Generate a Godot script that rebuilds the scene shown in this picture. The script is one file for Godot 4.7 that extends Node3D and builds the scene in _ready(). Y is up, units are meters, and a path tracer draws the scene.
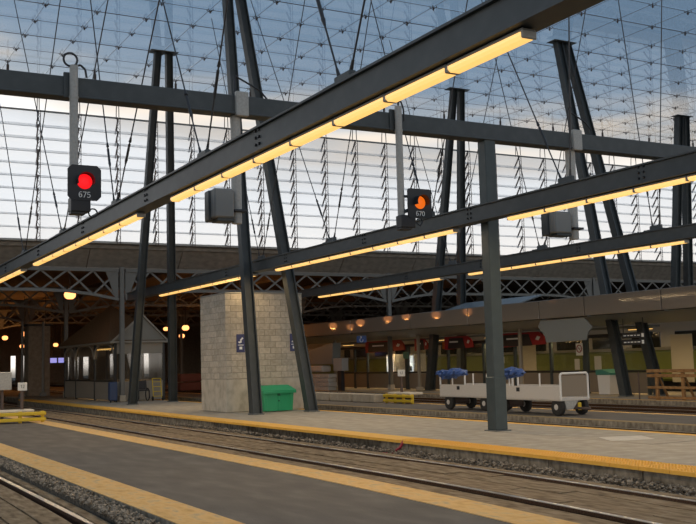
extends Node3D
# A railway station platform hall: lit steel beams under a flat glass roof, a glass louvre wall over an old train shed, platforms, tracks and signals.
# World: platform tops at y = 0, tracks run along -z, x goes across the tracks.

var used := {}
var M := {}
var rng := RandomNumberGenerator.new()

# ------------------------------------------------------------------ node helpers
func numbered(n: String) -> String:
	if not used.has(n):
		used[n] = 0
		return n
	used[n] += 1
	return "%s_%03d" % [n, used[n]]

func meta(o: Node, label: String, category: String, group := "", kind := "") -> void:
	if label: o.set_meta("label", label)
	if category: o.set_meta("category", category)
	if group: o.set_meta("group", group)
	if kind: o.set_meta("kind", kind)

func thing(called: String, label: String, category: String, at := Vector3.ZERO, turn := 0.0, group := "") -> Node3D:
	var o := Node3D.new()
	o.name = numbered(called)
	add_child(o)
	o.position = at
	o.rotation.y = turn
	meta(o, label, category, group)
	return o

func struct_root(called: String) -> Node3D:
	var o := Node3D.new()
	o.name = numbered(called)
	add_child(o)
	o.set_meta("kind", "structure")
	return o

func inst(parent: Node, called: String, mesh: Mesh, m: Material, at := Vector3.ZERO, basis := Basis.IDENTITY) -> MeshInstance3D:
	var o := MeshInstance3D.new()
	o.name = called if parent != self else numbered(called)
	o.mesh = mesh
	o.material_override = m
	o.transform = Transform3D(basis, at)
	parent.add_child(o, true)
	return o

func part(parent: Node, called: String, st: SurfaceTool, m: Material, at := Vector3.ZERO) -> MeshInstance3D:
	return inst(parent, called, st.commit(), m, at)

func solo(called: String, st: SurfaceTool, m: Material, label: String, category: String, at := Vector3.ZERO, group := "") -> MeshInstance3D:
	var o := inst(self, called, st.commit(), m, at)
	meta(o, label, category, group)
	return o

func struct_solo(called: String, st: SurfaceTool, m: Material) -> MeshInstance3D:
	var o := inst(self, called, st.commit(), m)
	o.set_meta("kind", "structure")
	return o

# ------------------------------------------------------------------ mesh helpers
func mb() -> SurfaceTool:
	var st := SurfaceTool.new()
	st.begin(Mesh.PRIMITIVE_TRIANGLES)
	return st

# corners run counter-clockwise seen from outside
func tri(st: SurfaceTool, a: Vector3, b: Vector3, c: Vector3) -> void:
	var n := (b - a).cross(c - a).normalized()
	st.set_normal(n); st.set_uv(Vector2(a.x + a.z, a.y)); st.add_vertex(a)
	st.set_normal(n); st.set_uv(Vector2(c.x + c.z, c.y)); st.add_vertex(c)
	st.set_normal(n); st.set_uv(Vector2(b.x + b.z, b.y)); st.add_vertex(b)

func quad(st: SurfaceTool, a: Vector3, b: Vector3, c: Vector3, d: Vector3) -> void:
	tri(st, a, b, c)
	tri(st, a, c, d)

func box(st: SurfaceTool, c: Vector3, s: Vector3, b := Basis.IDENTITY) -> void:
	var h := s / 2.0
	var p := []
	for k in 8:
		p.append(c + b * Vector3(h.x if k & 1 else -h.x, h.y if k & 2 else -h.y, h.z if k & 4 else -h.z))
	quad(st, p[4], p[5], p[7], p[6]); quad(st, p[1], p[0], p[2], p[3])
	quad(st, p[5], p[1], p[3], p[7]); quad(st, p[0], p[4], p[6], p[2])
	quad(st, p[6], p[7], p[3], p[2]); quad(st, p[0], p[1], p[5], p[4])

func box2(st: SurfaceTool, lo: Vector3, hi: Vector3) -> void:
	box(st, (lo + hi) / 2.0, (hi - lo).abs())

# box with chamfered edges
func cbox(st: SurfaceTool, c: Vector3, s: Vector3, ch := 0.01, b := Basis.IDENTITY) -> void:
	var h := s / 2.0
	ch = minf(ch, minf(h.x, minf(h.y, h.z)) * 0.9)
	var f := func(sx: float, sy: float, sz: float, ax: int) -> Vector3:
		var v := Vector3(sx * (h.x - ch), sy * (h.y - ch), sz * (h.z - ch))
		v[ax] += [sx, sy, sz][ax] * ch
		return c + b * v
	for ax in 3:
		var u := (ax + 1) % 3
		var w := (ax + 2) % 3
		for sg in [-1.0, 1.0]:
			var q := []
			for uv in [[-1.0, -1.0], [1.0, -1.0], [1.0, 1.0], [-1.0, 1.0]]:
				var sv := Vector3.ZERO
				sv[ax] = sg; sv[u] = uv[0]; sv[w] = uv[1]
				q.append(f.call(sv.x, sv.y, sv.z, ax))
			if sg > 0: quad(st, q[0], q[1], q[2], q[3])
			else: quad(st, q[3], q[2], q[1], q[0])
		# edges parallel to w, between axis ax and u
		for s1 in [-1.0, 1.0]:
			for s2 in [-1.0, 1.0]:
				var e := []
				for sw in [-1.0, 1.0]:
					var sv := Vector3.ZERO
					sv[ax] = s1; sv[u] = s2; sv[w] = sw
					e.append(f.call(sv.x, sv.y, sv.z, ax))
					e.append(f.call(sv.x, sv.y, sv.z, u))
				if s1 * s2 > 0: quad(st, e[0], e[1], e[3], e[2])
				else: quad(st, e[2], e[3], e[1], e[0])
	for sx in [-1.0, 1.0]:
		for sy in [-1.0, 1.0]:
			for sz in [-1.0, 1.0]:
				var a: Vector3 = f.call(sx, sy, sz, 0)
				var d: Vector3 = f.call(sx, sy, sz, 1)
				var e: Vector3 = f.call(sx, sy, sz, 2)
				if sx * sy * sz > 0: tri(st, a, d, e)
				else: tri(st, a, e, d)

func frame_of(dir: Vector3) -> Basis:
	var z := dir.normalized()
	var ref := Vector3.UP if absf(z.y) < 0.95 else Vector3.RIGHT
	var x := ref.cross(z).normalized()
	return Basis(x, z.cross(x), z)

# rectangular bar from a to b
func bar(st: SurfaceTool, a: Vector3, b: Vector3, w: float, h: float) -> void:
	box(st, (a + b) / 2.0, Vector3(w, h, a.distance_to(b)), frame_of(b - a))

func tube(st: SurfaceTool, a: Vector3, b: Vector3, r0: float, r1 := -1.0, n := 8, caps := true) -> void:
	if r1 < 0.0: r1 = r0
	var f := frame_of(b - a)
	var pa := []; var pb := []; var no := []
	for k in n:
		var t := TAU * k / n
		var d := f.x * cos(t) + f.y * sin(t)
		no.append(d); pa.append(a + d * r0); pb.append(b + d * r1)
	for k in n:
		var j := (k + 1) % n
		for v in [[pa[k], no[k]], [pb[j], no[j]], [pa[j], no[j]], [pa[k], no[k]], [pb[k], no[k]], [pb[j], no[j]]]:
			st.set_normal(v[1]); st.set_uv(Vector2(0, 0)); st.add_vertex(v[0])
	if caps:
		for k in n:
			var j := (k + 1) % n
			tri(st, b, pb[k], pb[j]); tri(st, a, pa[j], pa[k])

func chain(st: SurfaceTool, pts: Array, r: float, n := 6) -> void:
	for i in pts.size() - 1: tube(st, pts[i], pts[i + 1], r, r, n, i == 0 or i == pts.size() - 2)

# lathe about y: profile of [radius, y] from bottom to top
func lathe(st: SurfaceTool, at: Vector3, prof: Array, n := 14, b := Basis.IDENTITY) -> void:
	for i in prof.size() - 1:
		var p0: Array = prof[i]
		var p1: Array = prof[i + 1]
		var dn := Vector2(p1[1] - p0[1], p0[0] - p1[0]).normalized()
		for k in n:
			var t0 := TAU * k / n
			var t1 := TAU * (k + 1) / n
			var c := func(r: float, y: float, t: float) -> Vector3: return at + b * Vector3(r * cos(t), y, -r * sin(t))
			var nn := func(t: float) -> Vector3: return b * Vector3(dn.x * cos(t), dn.y, -dn.x * sin(t))
			var vs := [[p0, t0], [p1, t1], [p0, t1], [p0, t0], [p1, t0], [p1, t1]]
			for v in vs:
				st.set_normal(nn.call(v[1])); st.set_uv(Vector2(0, 0)); st.add_vertex(c.call(v[0][0], v[0][1], v[1]))

func ring(st: SurfaceTool, c: Vector3, b: Basis, R: float, r: float, n := 18, m := 6, a0 := 0.0, a1 := TAU) -> void:
	for i in n:
		var t0 := a0 + (a1 - a0) * i / n
		var t1 := a0 + (a1 - a0) * (i + 1) / n
		tube(st, c + b * Vector3(cos(t0) * R, sin(t0) * R, 0), c + b * Vector3(cos(t1) * R, sin(t1) * R, 0), r, r, m, false)

# polygon in the plane b.x, b.y pushed along b.z by depth (counter-clockwise polygon seen from +b.z)
func prism(st: SurfaceTool, poly: PackedVector2Array, o: Vector3, b: Basis, depth: float) -> void:
	if Geometry2D.is_polygon_clockwise(poly): poly.reverse()
	var idx := Geometry2D.triangulate_polygon(poly)
	for i in range(0, idx.size(), 3):
		var q := []
		for k in 3:
			var p := poly[idx[i + k]]
			q.append(o + b.x * p.x + b.y * p.y)
		var nrm: Vector3 = (q[1] - q[0]).cross(q[2] - q[0])
		if nrm.dot(b.z) < 0: q = [q[0], q[2], q[1]]
		tri(st, q[0] + b.z * depth, q[1] + b.z * depth, q[2] + b.z * depth)
		tri(st, q[0], q[2], q[1])
	for i in poly.size():
		var p := poly[i]
		var r := poly[(i + 1) % poly.size()]
		var a := o + b.x * p.x + b.y * p.y
		var c := o + b.x * r.x + b.y * r.y
		quad(st, a, c, c + b.z * depth, a + b.z * depth)

# section of an H steel in x, y
func h_section(w: float, d: float, fl: float, wb: float) -> PackedVector2Array:
	var x := w / 2; var y := d / 2; var i := wb / 2
	return PackedVector2Array([Vector2(-x, -y), Vector2(x, -y), Vector2(x, -y + fl), Vector2(i, -y + fl), Vector2(i, y - fl), Vector2(x, y - fl), Vector2(x, y), Vector2(-x, y), Vector2(-x, y - fl), Vector2(-i, y - fl), Vector2(-i, -y + fl), Vector2(-x, -y + fl)])

# the tracks bend a little towards the camera's end
func bend(z: float) -> float:
	return -0.006 * pow(maxf(0.0, z + 14.0), 2.0)

# strip along the track with a rectangular section that follows the bend on its left and right sides
func ribbon(st: SurfaceTool, x0: float, x1: float, y0: float, y1: float, z0: float, z1: float, b0 := true, b1 := true, step := 1.2) -> void:
	var n := maxi(1, int(ceil(absf(z1 - z0) / step)))
	if z0 < z1:
		var t := z0; z0 = z1; z1 = t
	var prev := []
	for i in n + 1:
		var z := lerpf(z0, z1, float(i) / n)
		var a := x0 + (bend(z) if b0 else 0.0)
		var c := x1 + (bend(z) if b1 else 0.0)
		var cur := [Vector3(a, y0, z), Vector3(c, y0, z), Vector3(c, y1, z), Vector3(a, y1, z)]
		if i == 0: quad(st, cur[0], cur[1], cur[2], cur[3])
		else:
			quad(st, prev[3], prev[2], cur[2], cur[3])
			quad(st, prev[1], prev[0], cur[0], cur[1])
			quad(st, prev[1], cur[1], cur[2], prev[2])
			quad(st, cur[0], prev[0], prev[3], cur[3])
		prev = cur
	quad(st, prev[1], prev[0], prev[3], prev[2])

# ------------------------------------------------------------------ materials
func lin(r: float, g: float, b: float) -> Color:
	return Color(r, g, b).linear_to_srgb()

func noise_tex(seed_: int, freq: float, cols: Array, size := 512, octaves := 4, normal := 0.0) -> NoiseTexture2D:
	var fn := FastNoiseLite.new()
	fn.seed = seed_
	fn.noise_type = FastNoiseLite.TYPE_SIMPLEX_SMOOTH
	fn.frequency = freq
	fn.fractal_octaves = octaves
	var t := NoiseTexture2D.new()
	t.width = size; t.height = size; t.seamless = true; t.noise = fn
	if normal > 0.0:
		t.as_normal_map = true
		t.bump_strength = normal
	elif cols.size():
		var g := Gradient.new()
		var off := PackedFloat32Array(); var cc := PackedColorArray()
		for i in cols.size():
			off.append(cols[i][0]); cc.append(cols[i][1])
		g.offsets = off; g.colors = cc
		t.color_ramp = g
	return t

func plain(col: Color, rough := 0.6, metal := 0.0, spec := 0.5) -> StandardMaterial3D:
	var m := StandardMaterial3D.new()
	m.albedo_color = col
	m.roughness = rough
	m.metallic = metal
	m.metallic_specular = spec
	return m

func grained(seed_: int, freq: float, cols: Array, scale: Vector3, rough := 0.85, bump := 0.0, bfreq := 0.08) -> StandardMaterial3D:
	var m := plain(Color.WHITE, rough, 0.0, 0.2 if rough > 0.75 else 0.5)
	m.albedo_texture = noise_tex(seed_, freq, cols)
	m.uv1_triplanar = true
	m.uv1_world_triplanar = true
	m.uv1_scale = scale
	if bump > 0.0:
		m.heightmap_enabled = true
		m.heightmap_texture = noise_tex(seed_ + 50, bfreq, [])
		m.heightmap_scale = bump
	return m

func glow(col: Color, energy: float) -> StandardMaterial3D:
	var m := plain(Color(0.9, 0.85, 0.7), 0.5)
	m.emission_enabled = true
	m.emission = col
	m.emission_energy_multiplier = energy
	return m

func glass(col: Color, a: float, rough := 0.03) -> StandardMaterial3D:
	var m := plain(Color(col.r, col.g, col.b, a), rough)
	m.transparency = BaseMaterial3D.TRANSPARENCY_ALPHA
	return m

func make_materials() -> void:
	M.asphalt = grained(1, 0.012, [[0.0, lin(.125, .110, .094)], [0.45, lin(.146, .129, .110)], [0.6, lin(.153, .135, .115)], [1.0, lin(.182, .162, .139)]], Vector3(.35, .35, .12), .9, .25, .2)
	M.concrete = grained(2, 0.015, [[0.0, lin(.33, .285, .222)], [0.4, lin(.39, .338, .264)], [0.65, lin(.42, .366, .288)], [1.0, lin(.49, .43, .34)]], Vector3(.3, .3, .3), .88, .2, .15)
	M.concrete_pale = grained(3, 0.02, [[0.0, lin(.52, .47, .39)], [1.0, lin(.66, .60, .50)]], Vector3(.4, .4, .4), .88)
	M.coping = grained(4, 0.02, [[0.0, lin(.52, .31, .12)], [0.35, lin(.65, .40, .155)], [0.6, lin(.70, .45, .19)], [0.8, lin(.58, .40, .2)], [1.0, lin(.42, .33, .21)]], Vector3(.5, .5, .25), .85, .3, .2)
	M.tactile = grained(5, 0.02, [[0.0, lin(.76, .39, .05)], [0.6, lin(.86, .46, .065)], [1.0, lin(.78, .44, .09)]], Vector3(.5, .5, .5), .7)
	M.tan_edge = grained(6, 0.03, [[0.0, lin(.26, .19, .10)], [1.0, lin(.40, .29, .15)]], Vector3(.5, .5, .3), .88)
	M.face = grained(7, 0.02, [[0.0, lin(.115, .094, .068)], [0.4, lin(.215, .182, .138)], [0.7, lin(.285, .245, .188)], [1.0, lin(.38, .33, .26)]], Vector3(.8, .35, .5), .9, .4, .12)
	M.track = grained(8, 0.02, [[0.0, lin(.105, .070, .040)], [0.35, lin(.22, .158, .096)], [0.65, lin(.285, .21, .13)], [1.0, lin(.36, .28, .185)]], Vector3(.7, .5, .2), .92, .5, .15)
	M.track2 = grained(18, 0.02, [[0.0, lin(.14, .096, .056)], [0.45, lin(.25, .178, .108)], [0.7, lin(.315, .235, .148)], [1.0, lin(.38, .295, .195)]], Vector3(.8, .5, .16), .92, .5, .15)
	M.soil = grained(9, 0.03, [[0.0, lin(.05, .042, .033)], [0.5, lin(.10, .086, .068)], [1.0, lin(.17, .15, .125)]], Vector3(.7, .7, .7), .95, 1.0, .15)
	M.stone = plain(lin(.17, .155, .135), .9, 0.0, .15)
	M.stone.vertex_color_use_as_albedo = true
	M.stone.albedo_color = Color.WHITE
	M.rail_side = grained(10, 0.05, [[0.0, lin(.05, .028, .017)], [1.0, lin(.12, .075, .05)]], Vector3(1, 1, 1), .85)
	M.rail_top = plain(lin(.62, .6, .58), .28, 0.9)
	M.steel = grained(11, 0.01, [[0.0, lin(.034, .041, .043)], [0.6, lin(.043, .051, .053)], [1.0, lin(.055, .063, .064)]], Vector3(.5, .5, .5), .5)
	M.steel_mid = grained(12, 0.01, [[0.0, lin(.10, .105, .10)], [1.0, lin(.14, .145, .135)]], Vector3(.4, .4, .4), .55)
	M.steel_green = grained(13, 0.01, [[0.0, lin(.032, .046, .047)], [1.0, lin(.046, .062, .062)]], Vector3(.5, .5, .5), .5)
	M.rod = plain(lin(.045, .042, .042), .45, .4)
	M.rust_rod = plain(lin(.11, .075, .06), .6, .2)
	M.mullion = plain(lin(.15, .115, .10), .55, .2)
	M.galv = grained(14, 0.03, [[0.0, lin(.30, .29, .265)], [1.0, lin(.42, .405, .375)]], Vector3(1, 1, 1), .45)
	M.box_grey = plain(lin(.2, .2, .19), .55)
	M.black = plain(lin(.018, .018, .02), .5)
	M.rubber = plain(lin(.022, .02, .018), .85)
	M.block = []
	for k in 4:
		var q: float = [.86, 1.0, 1.08, .94][k]
		M.block.append(grained(20 + k, 0.02, [[0.0, lin(.43 * q, .375 * q, .295 * q)], [0.5, lin(.53 * q, .465 * q, .37 * q)], [1.0, lin(.61 * q, .54 * q, .435 * q)]], Vector3(.6, .6, .6), .9, .3, .2))
	M.mortar = plain(lin(.29, .265, .22), .95)
	M.tower_base = grained(26, 0.012, [[0.0, lin(.39, .34, .265)], [0.5, lin(.53, .465, .365)], [1.0, lin(.61, .54, .435)]], Vector3(.4, .3, .4), .9, .2, .1)
	M.green_bin = plain(lin(.022, .34, .145), .42)
	M.green_dark = plain(lin(.008, .12, .05), .5)
	M.blue_sign = plain(lin(.045, .05, .14), .5)
	M.white = plain(lin(.72, .70, .66), .5)
	M.white_worn = grained(27, 0.05, [[0.0, lin(.30, .25, .2)], [0.25, lin(.5, .46, .41)], [1.0, lin(.62, .58, .53)]], Vector3(1.2, 1.2, 1.2), .6)
	M.yellow = grained(28, 0.06, [[0.0, lin(.2, .13, .02)], [0.3, lin(.62, .42, .02)], [1.0, lin(.72, .5, .03)]], Vector3(2, 2, 2), .6)
	M.tarp = grained(29, 0.03, [[0.0, lin(.03, .07, .22)], [1.0, lin(.06, .13, .36)]], Vector3(1, 1, 1), .5, 2.0, .03)
	M.wood = grained(30, 0.02, [[0.0, lin(.20, .10, .04)], [0.5, lin(.30, .165, .07)], [1.0, lin(.38, .22, .10)]], Vector3(2, .4, .4), .8)
	M.shed_paint = grained(31, 0.02, [[0.0, lin(.19, .15, .11)], [1.0, lin(.27, .22, .165)]], Vector3(.3, .3, .3), .9)
	M.shed_floor = grained(34, 0.02, [[0.0, lin(.12, .10, .08)], [1.0, lin(.2, .17, .14)]], Vector3(.3, .3, .3), .9)
	M.fascia = grained(32, 0.015, [[0.0, lin(.16, .145, .12)], [0.5, lin(.23, .205, .175)], [1.0, lin(.30, .27, .23)]], Vector3(.25, .6, .5), .8)
	M.membrane = plain(lin(.55, .54, .52), .8)
	M.truss = plain(lin(.15, .145, .13), .6)
	M.roof_brown = grained(33, 0.03, [[0.0, lin(.12, .07, .036)], [1.0, lin(.20, .125, .068)]], Vector3(.6, .6, .6), .8)
	M.kiosk = plain(lin(.27, .235, .185), .6)
	M.kiosk_dark = plain(lin(.025, .024, .022), .5)
	M.gable = plain(lin(.2, .185, .155), .6)
	M.panel_brown = plain(lin(.24, .19, .135), .6)
	M.canopy_band = plain(lin(.21, .17, .13), .05)
	M.canopy_grey = plain(lin(.17, .18, .17), .5)
	M.canopy_pale = plain(lin(.30, .31, .30), .45)
	M.canopy_blue = plain(lin(.10, .125, .14), .4)
	M.red = plain(lin(.30, .014, .02), .4)
	M.coach_white = plain(lin(.5, .49, .45), .4)
	M.coach_green = plain(lin(.15, .18, .035), .4)
	M.coach_glass = plain(lin(.02, .022, .02), .08)
	M.poster = plain(lin(.55, .5, .38), .6)
	M.paper = plain(lin(.7, .68, .62), .6)
	M.sign_text = plain(lin(.85, .85, .82), .6)
	M.teal = plain(lin(.05, .22, .17), .5)
	M.pallet_white = plain(lin(.5, .46, .4), .8)
	M.orange = plain(lin(.6, .17, .02), .6)
	M.vend_glow = glow(Color(.88, .95, .98), .75)
	M.red_crate = plain(lin(.16, .05, .035), .7)
	M.red_hose = plain(lin(.35, .03, .05), .5)
	M.roof_glass = glass(Color(.5, .58, .66), .04, .0)
	M.roof_glass.normal_enabled = true
	M.roof_glass.normal_texture = noise_tex(40, 0.008, [], 512, 2, 3.0)
	M.roof_glass.normal_scale = .012
	M.roof_glass.uv1_triplanar = true
	M.roof_glass.uv1_world_triplanar = true
	M.roof_glass.uv1_scale = Vector3(.12, .12, .12)
	M.slat = plain(Color(.95, .96, .97, .5), .4)
	M.slat.transparency = BaseMaterial3D.TRANSPARENCY_ALPHA
	M.slat.backlight_enabled = true
	M.slat.backlight = Color(1, 1, 1)
	M.slat.cull_mode = BaseMaterial3D.CULL_DISABLED
	M.window = glass(Color(.3, .3, .26), .12, .03)
	M.kiosk_glass = glass(Color(.5, .48, .42), .07, .03)
	M.tube_glow = glow(Color(1.0, .77, .42), 1.12)
	M.globe_glow = glow(Color(1.0, .62, .36), 3.0)
	M.screen_glow = glow(Color(.55, .6, .95), .8)
	M.red_glow = glow(Color(1.0, .09, .12), 1.0)
	M.red_glow.albedo_color = Color(.25, .02, .02)
	M.amber_glow = glow(Color(1.0, .45, .08), .85)
	M.amber_glow.albedo_color = Color(.25, .1, .02)

# ------------------------------------------------------------------ scene
func _ready() -> void:
	rng.seed = 675
	# camera
	var cam := Camera3D.new()
	cam.name = "camera"
	var yaw := 0.50305; var pitch := 0.098755; var roll := -0.026345
	var fwd := Vector3(sin(yaw) * cos(pitch), sin(pitch), -cos(yaw) * cos(pitch))
	var r0 := Vector3(cos(yaw), 0, sin(yaw))
	var u0 := r0.cross(fwd)
	var right := r0 * cos(roll) + u0 * sin(roll)
	var up := -r0 * sin(roll) + u0 * cos(roll)
	cam.transform = Transform3D(Basis(right, up, -fwd), Vector3(0, 1.58, 0))
	cam.fov = rad_to_deg(2.0 * atan(262.0 / 1001.78))
	cam.near = 0.1
	cam.far = 2000.0
	cam.current = true
	add_child(cam)
	# sky and exposure
	var we := WorldEnvironment.new()
	we.name = "world_environment"
	var env := Environment.new()
	env.background_mode = Environment.BG_SKY
	env.sky = Sky.new()
	env.sky.sky_material = sky_material()
	env.background_energy_multiplier = 1.5
	env.tonemap_mode = Environment.TONE_MAPPER_LINEAR
	env.tonemap_exposure = 1.0
	env.sdfgi_enabled = true
	env.ssao_enabled = true
	env.ssil_enabled = true
	we.environment = env
	add_child(we)

	make_materials()
	build_ground()
	build_roof()
	build_louvre_wall()
	build_shed()
	build_columns()
	build_beams()
	build_tower()
	build_signals()
	build_kiosk()
	build_far_platform()
	build_carts()
	build_small_things()

func sky_material() -> PanoramaSkyMaterial:
	var w := 1024; var h := 512
	var img := Image.create(w, h, false, Image.FORMAT_RGBF)
	var n := FastNoiseLite.new()
	n.seed = 7; n.noise_type = FastNoiseLite.TYPE_SIMPLEX_SMOOTH; n.frequency = 1.0; n.fractal_octaves = 4
	var stops := [[0.0, Color(1.0, .92, .82)], [6.0, Color(1.0, .95, .89)], [9.4, Color(.93, .95, .97)], [11.0, Color(.60, .57, .53)], [12.0, Color(.38, .42, .46)], [13.2, Color(.27, .34, .42)], [14.6, Color(.185, .26, .355)], [17.0, Color(.135, .21, .305)], [30.0, Color(.135, .21, .305)], [90.0, Color(.18, .24, .31)]]
	for j in h:
		var el := 90.0 - 180.0 * (j + 0.5) / h
		for i in w:
			var c := Color(.16, .145, .125)
			if el > 0:
				var az := TAU * (i + 0.5) / w   # from -z towards +x
				var e := deg_to_rad(el)
				# the low evening glow stands a little higher on the sunset side
				var glow_side := pow(maxf(0.0, cos(az + 0.2)), 6.0)
				var le := el - 6.5 * glow_side * smoothstep(9.0, 13.0, el)
				for k in stops.size() - 1:
					if le >= stops[k][0] and le <= stops[k + 1][0]:
						c = (stops[k][1] as Color).lerp(stops[k + 1][1], (le - stops[k][0]) / (stops[k + 1][0] - stops[k][0]))
				var cl := n.get_noise_3d(cos(az) * 4.0, e * 95.0, sin(az) * 4.0)
				var amt := smoothstep(-0.12, 0.2, cl) * smoothstep(9.6, 11.0, le) * (1.0 - smoothstep(12.6, 14.4, le))
				c = c.lerp(Color(.68, .60, .51), amt)
				var v := n.get_noise_3d(cos(az) * 1.3 + 20.0, e * 6.0, sin(az) * 1.3)
				c = c * (1.0 + 0.12 * v)
			img.set_pixel(i, j, c)
	var m := PanoramaSkyMaterial.new()
	m.panorama = ImageTexture.create_from_image(img)
	return m

# ------------------------------------------------------------------ ground, platforms, tracks
func rail(parent: Node, x: float, z0: float, z1: float, bent := true) -> void:
	var st := mb()
	ribbon(st, x - .07, x + .07, -.31, -.29, z0, z1, bent, bent)
	ribbon(st, x - .012, x + .012, -.29, -.175, z0, z1, bent, bent)
	ribbon(st, x - .036, x + .036, -.175, -.137, z0, z1, bent, bent)
	var r := part(parent, "rail", st, M.rail_side)
	var t := mb()
	ribbon(t, x - .033, x + .033, -.137, -.13, z0, z1, bent, bent)
	part(r, "running_surface", t, M.rail_top)

func plank_row(parent: Node, x0: float, x1: float, y0: float, y1: float, z0: float, z1: float, length: float, shift: float) -> void:
	var z := z0 - shift
	while z > z1:
		var e := maxf(z - length, z1)
		var st := mb()
		var dy := rng.randf_range(-.012, .012)
		ribbon(st, x0 + .012, x1 - .012, y0, y1 + dy, z - .012, e + .012)
		part(parent, "plank", st, M.track if rng.randf() < .55 else M.track2)
		z = e

func stones(called: String, parent: Node, area: Array, count: int, size: Vector2) -> void:
	var sm := mb()
	var p := []
	var lr := RandomNumberGenerator.new(); lr.seed = 5
	for d in [Vector3(1, 0, 0), Vector3(-1, 0, 0), Vector3(0, 1, 0), Vector3(0, -1, 0), Vector3(0, 0, 1), Vector3(0, 0, -1)]: p.append(d * lr.randf_range(.35, .6))
	for f in [[0, 2, 4], [2, 1, 4], [1, 3, 4], [3, 0, 4], [2, 0, 5], [1, 2, 5], [3, 1, 5], [0, 3, 5]]: tri(sm, p[f[0]], p[f[1]], p[f[2]])
	var mm := MultiMesh.new()
	mm.transform_format = MultiMesh.TRANSFORM_3D
	mm.use_colors = true
	mm.mesh = sm.commit()
	mm.instance_count = count
	for i in count:
		var a: Array = area[i % area.size()]
		var t := pow(rng.randf(), 1.6)
		var z := lerpf(a[2], a[3], t)
		var x := rng.randf_range(a[0], a[1]) + bend(z)
		var s := rng.randf_range(size.x, size.y)
		var b := Basis.from_euler(Vector3(rng.randf() * TAU, rng.randf() * TAU, rng.randf() * TAU)).scaled(Vector3(s, s * rng.randf_range(.6, 1), s))
		mm.set_instance_transform(i, Transform3D(b, Vector3(x, a[4] + rng.randf_range(0, .05), z)))
		var g := rng.randf_range(.12, .38)
		mm.set_instance_color(i, Color(g, g * .83, g * .63))
	var o := MultiMeshInstance3D.new()
	o.name = called
	o.multimesh = mm
	o.material_override = M.stone
	o.set_meta("kind", "stuff")
	parent.add_child(o, true)

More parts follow.
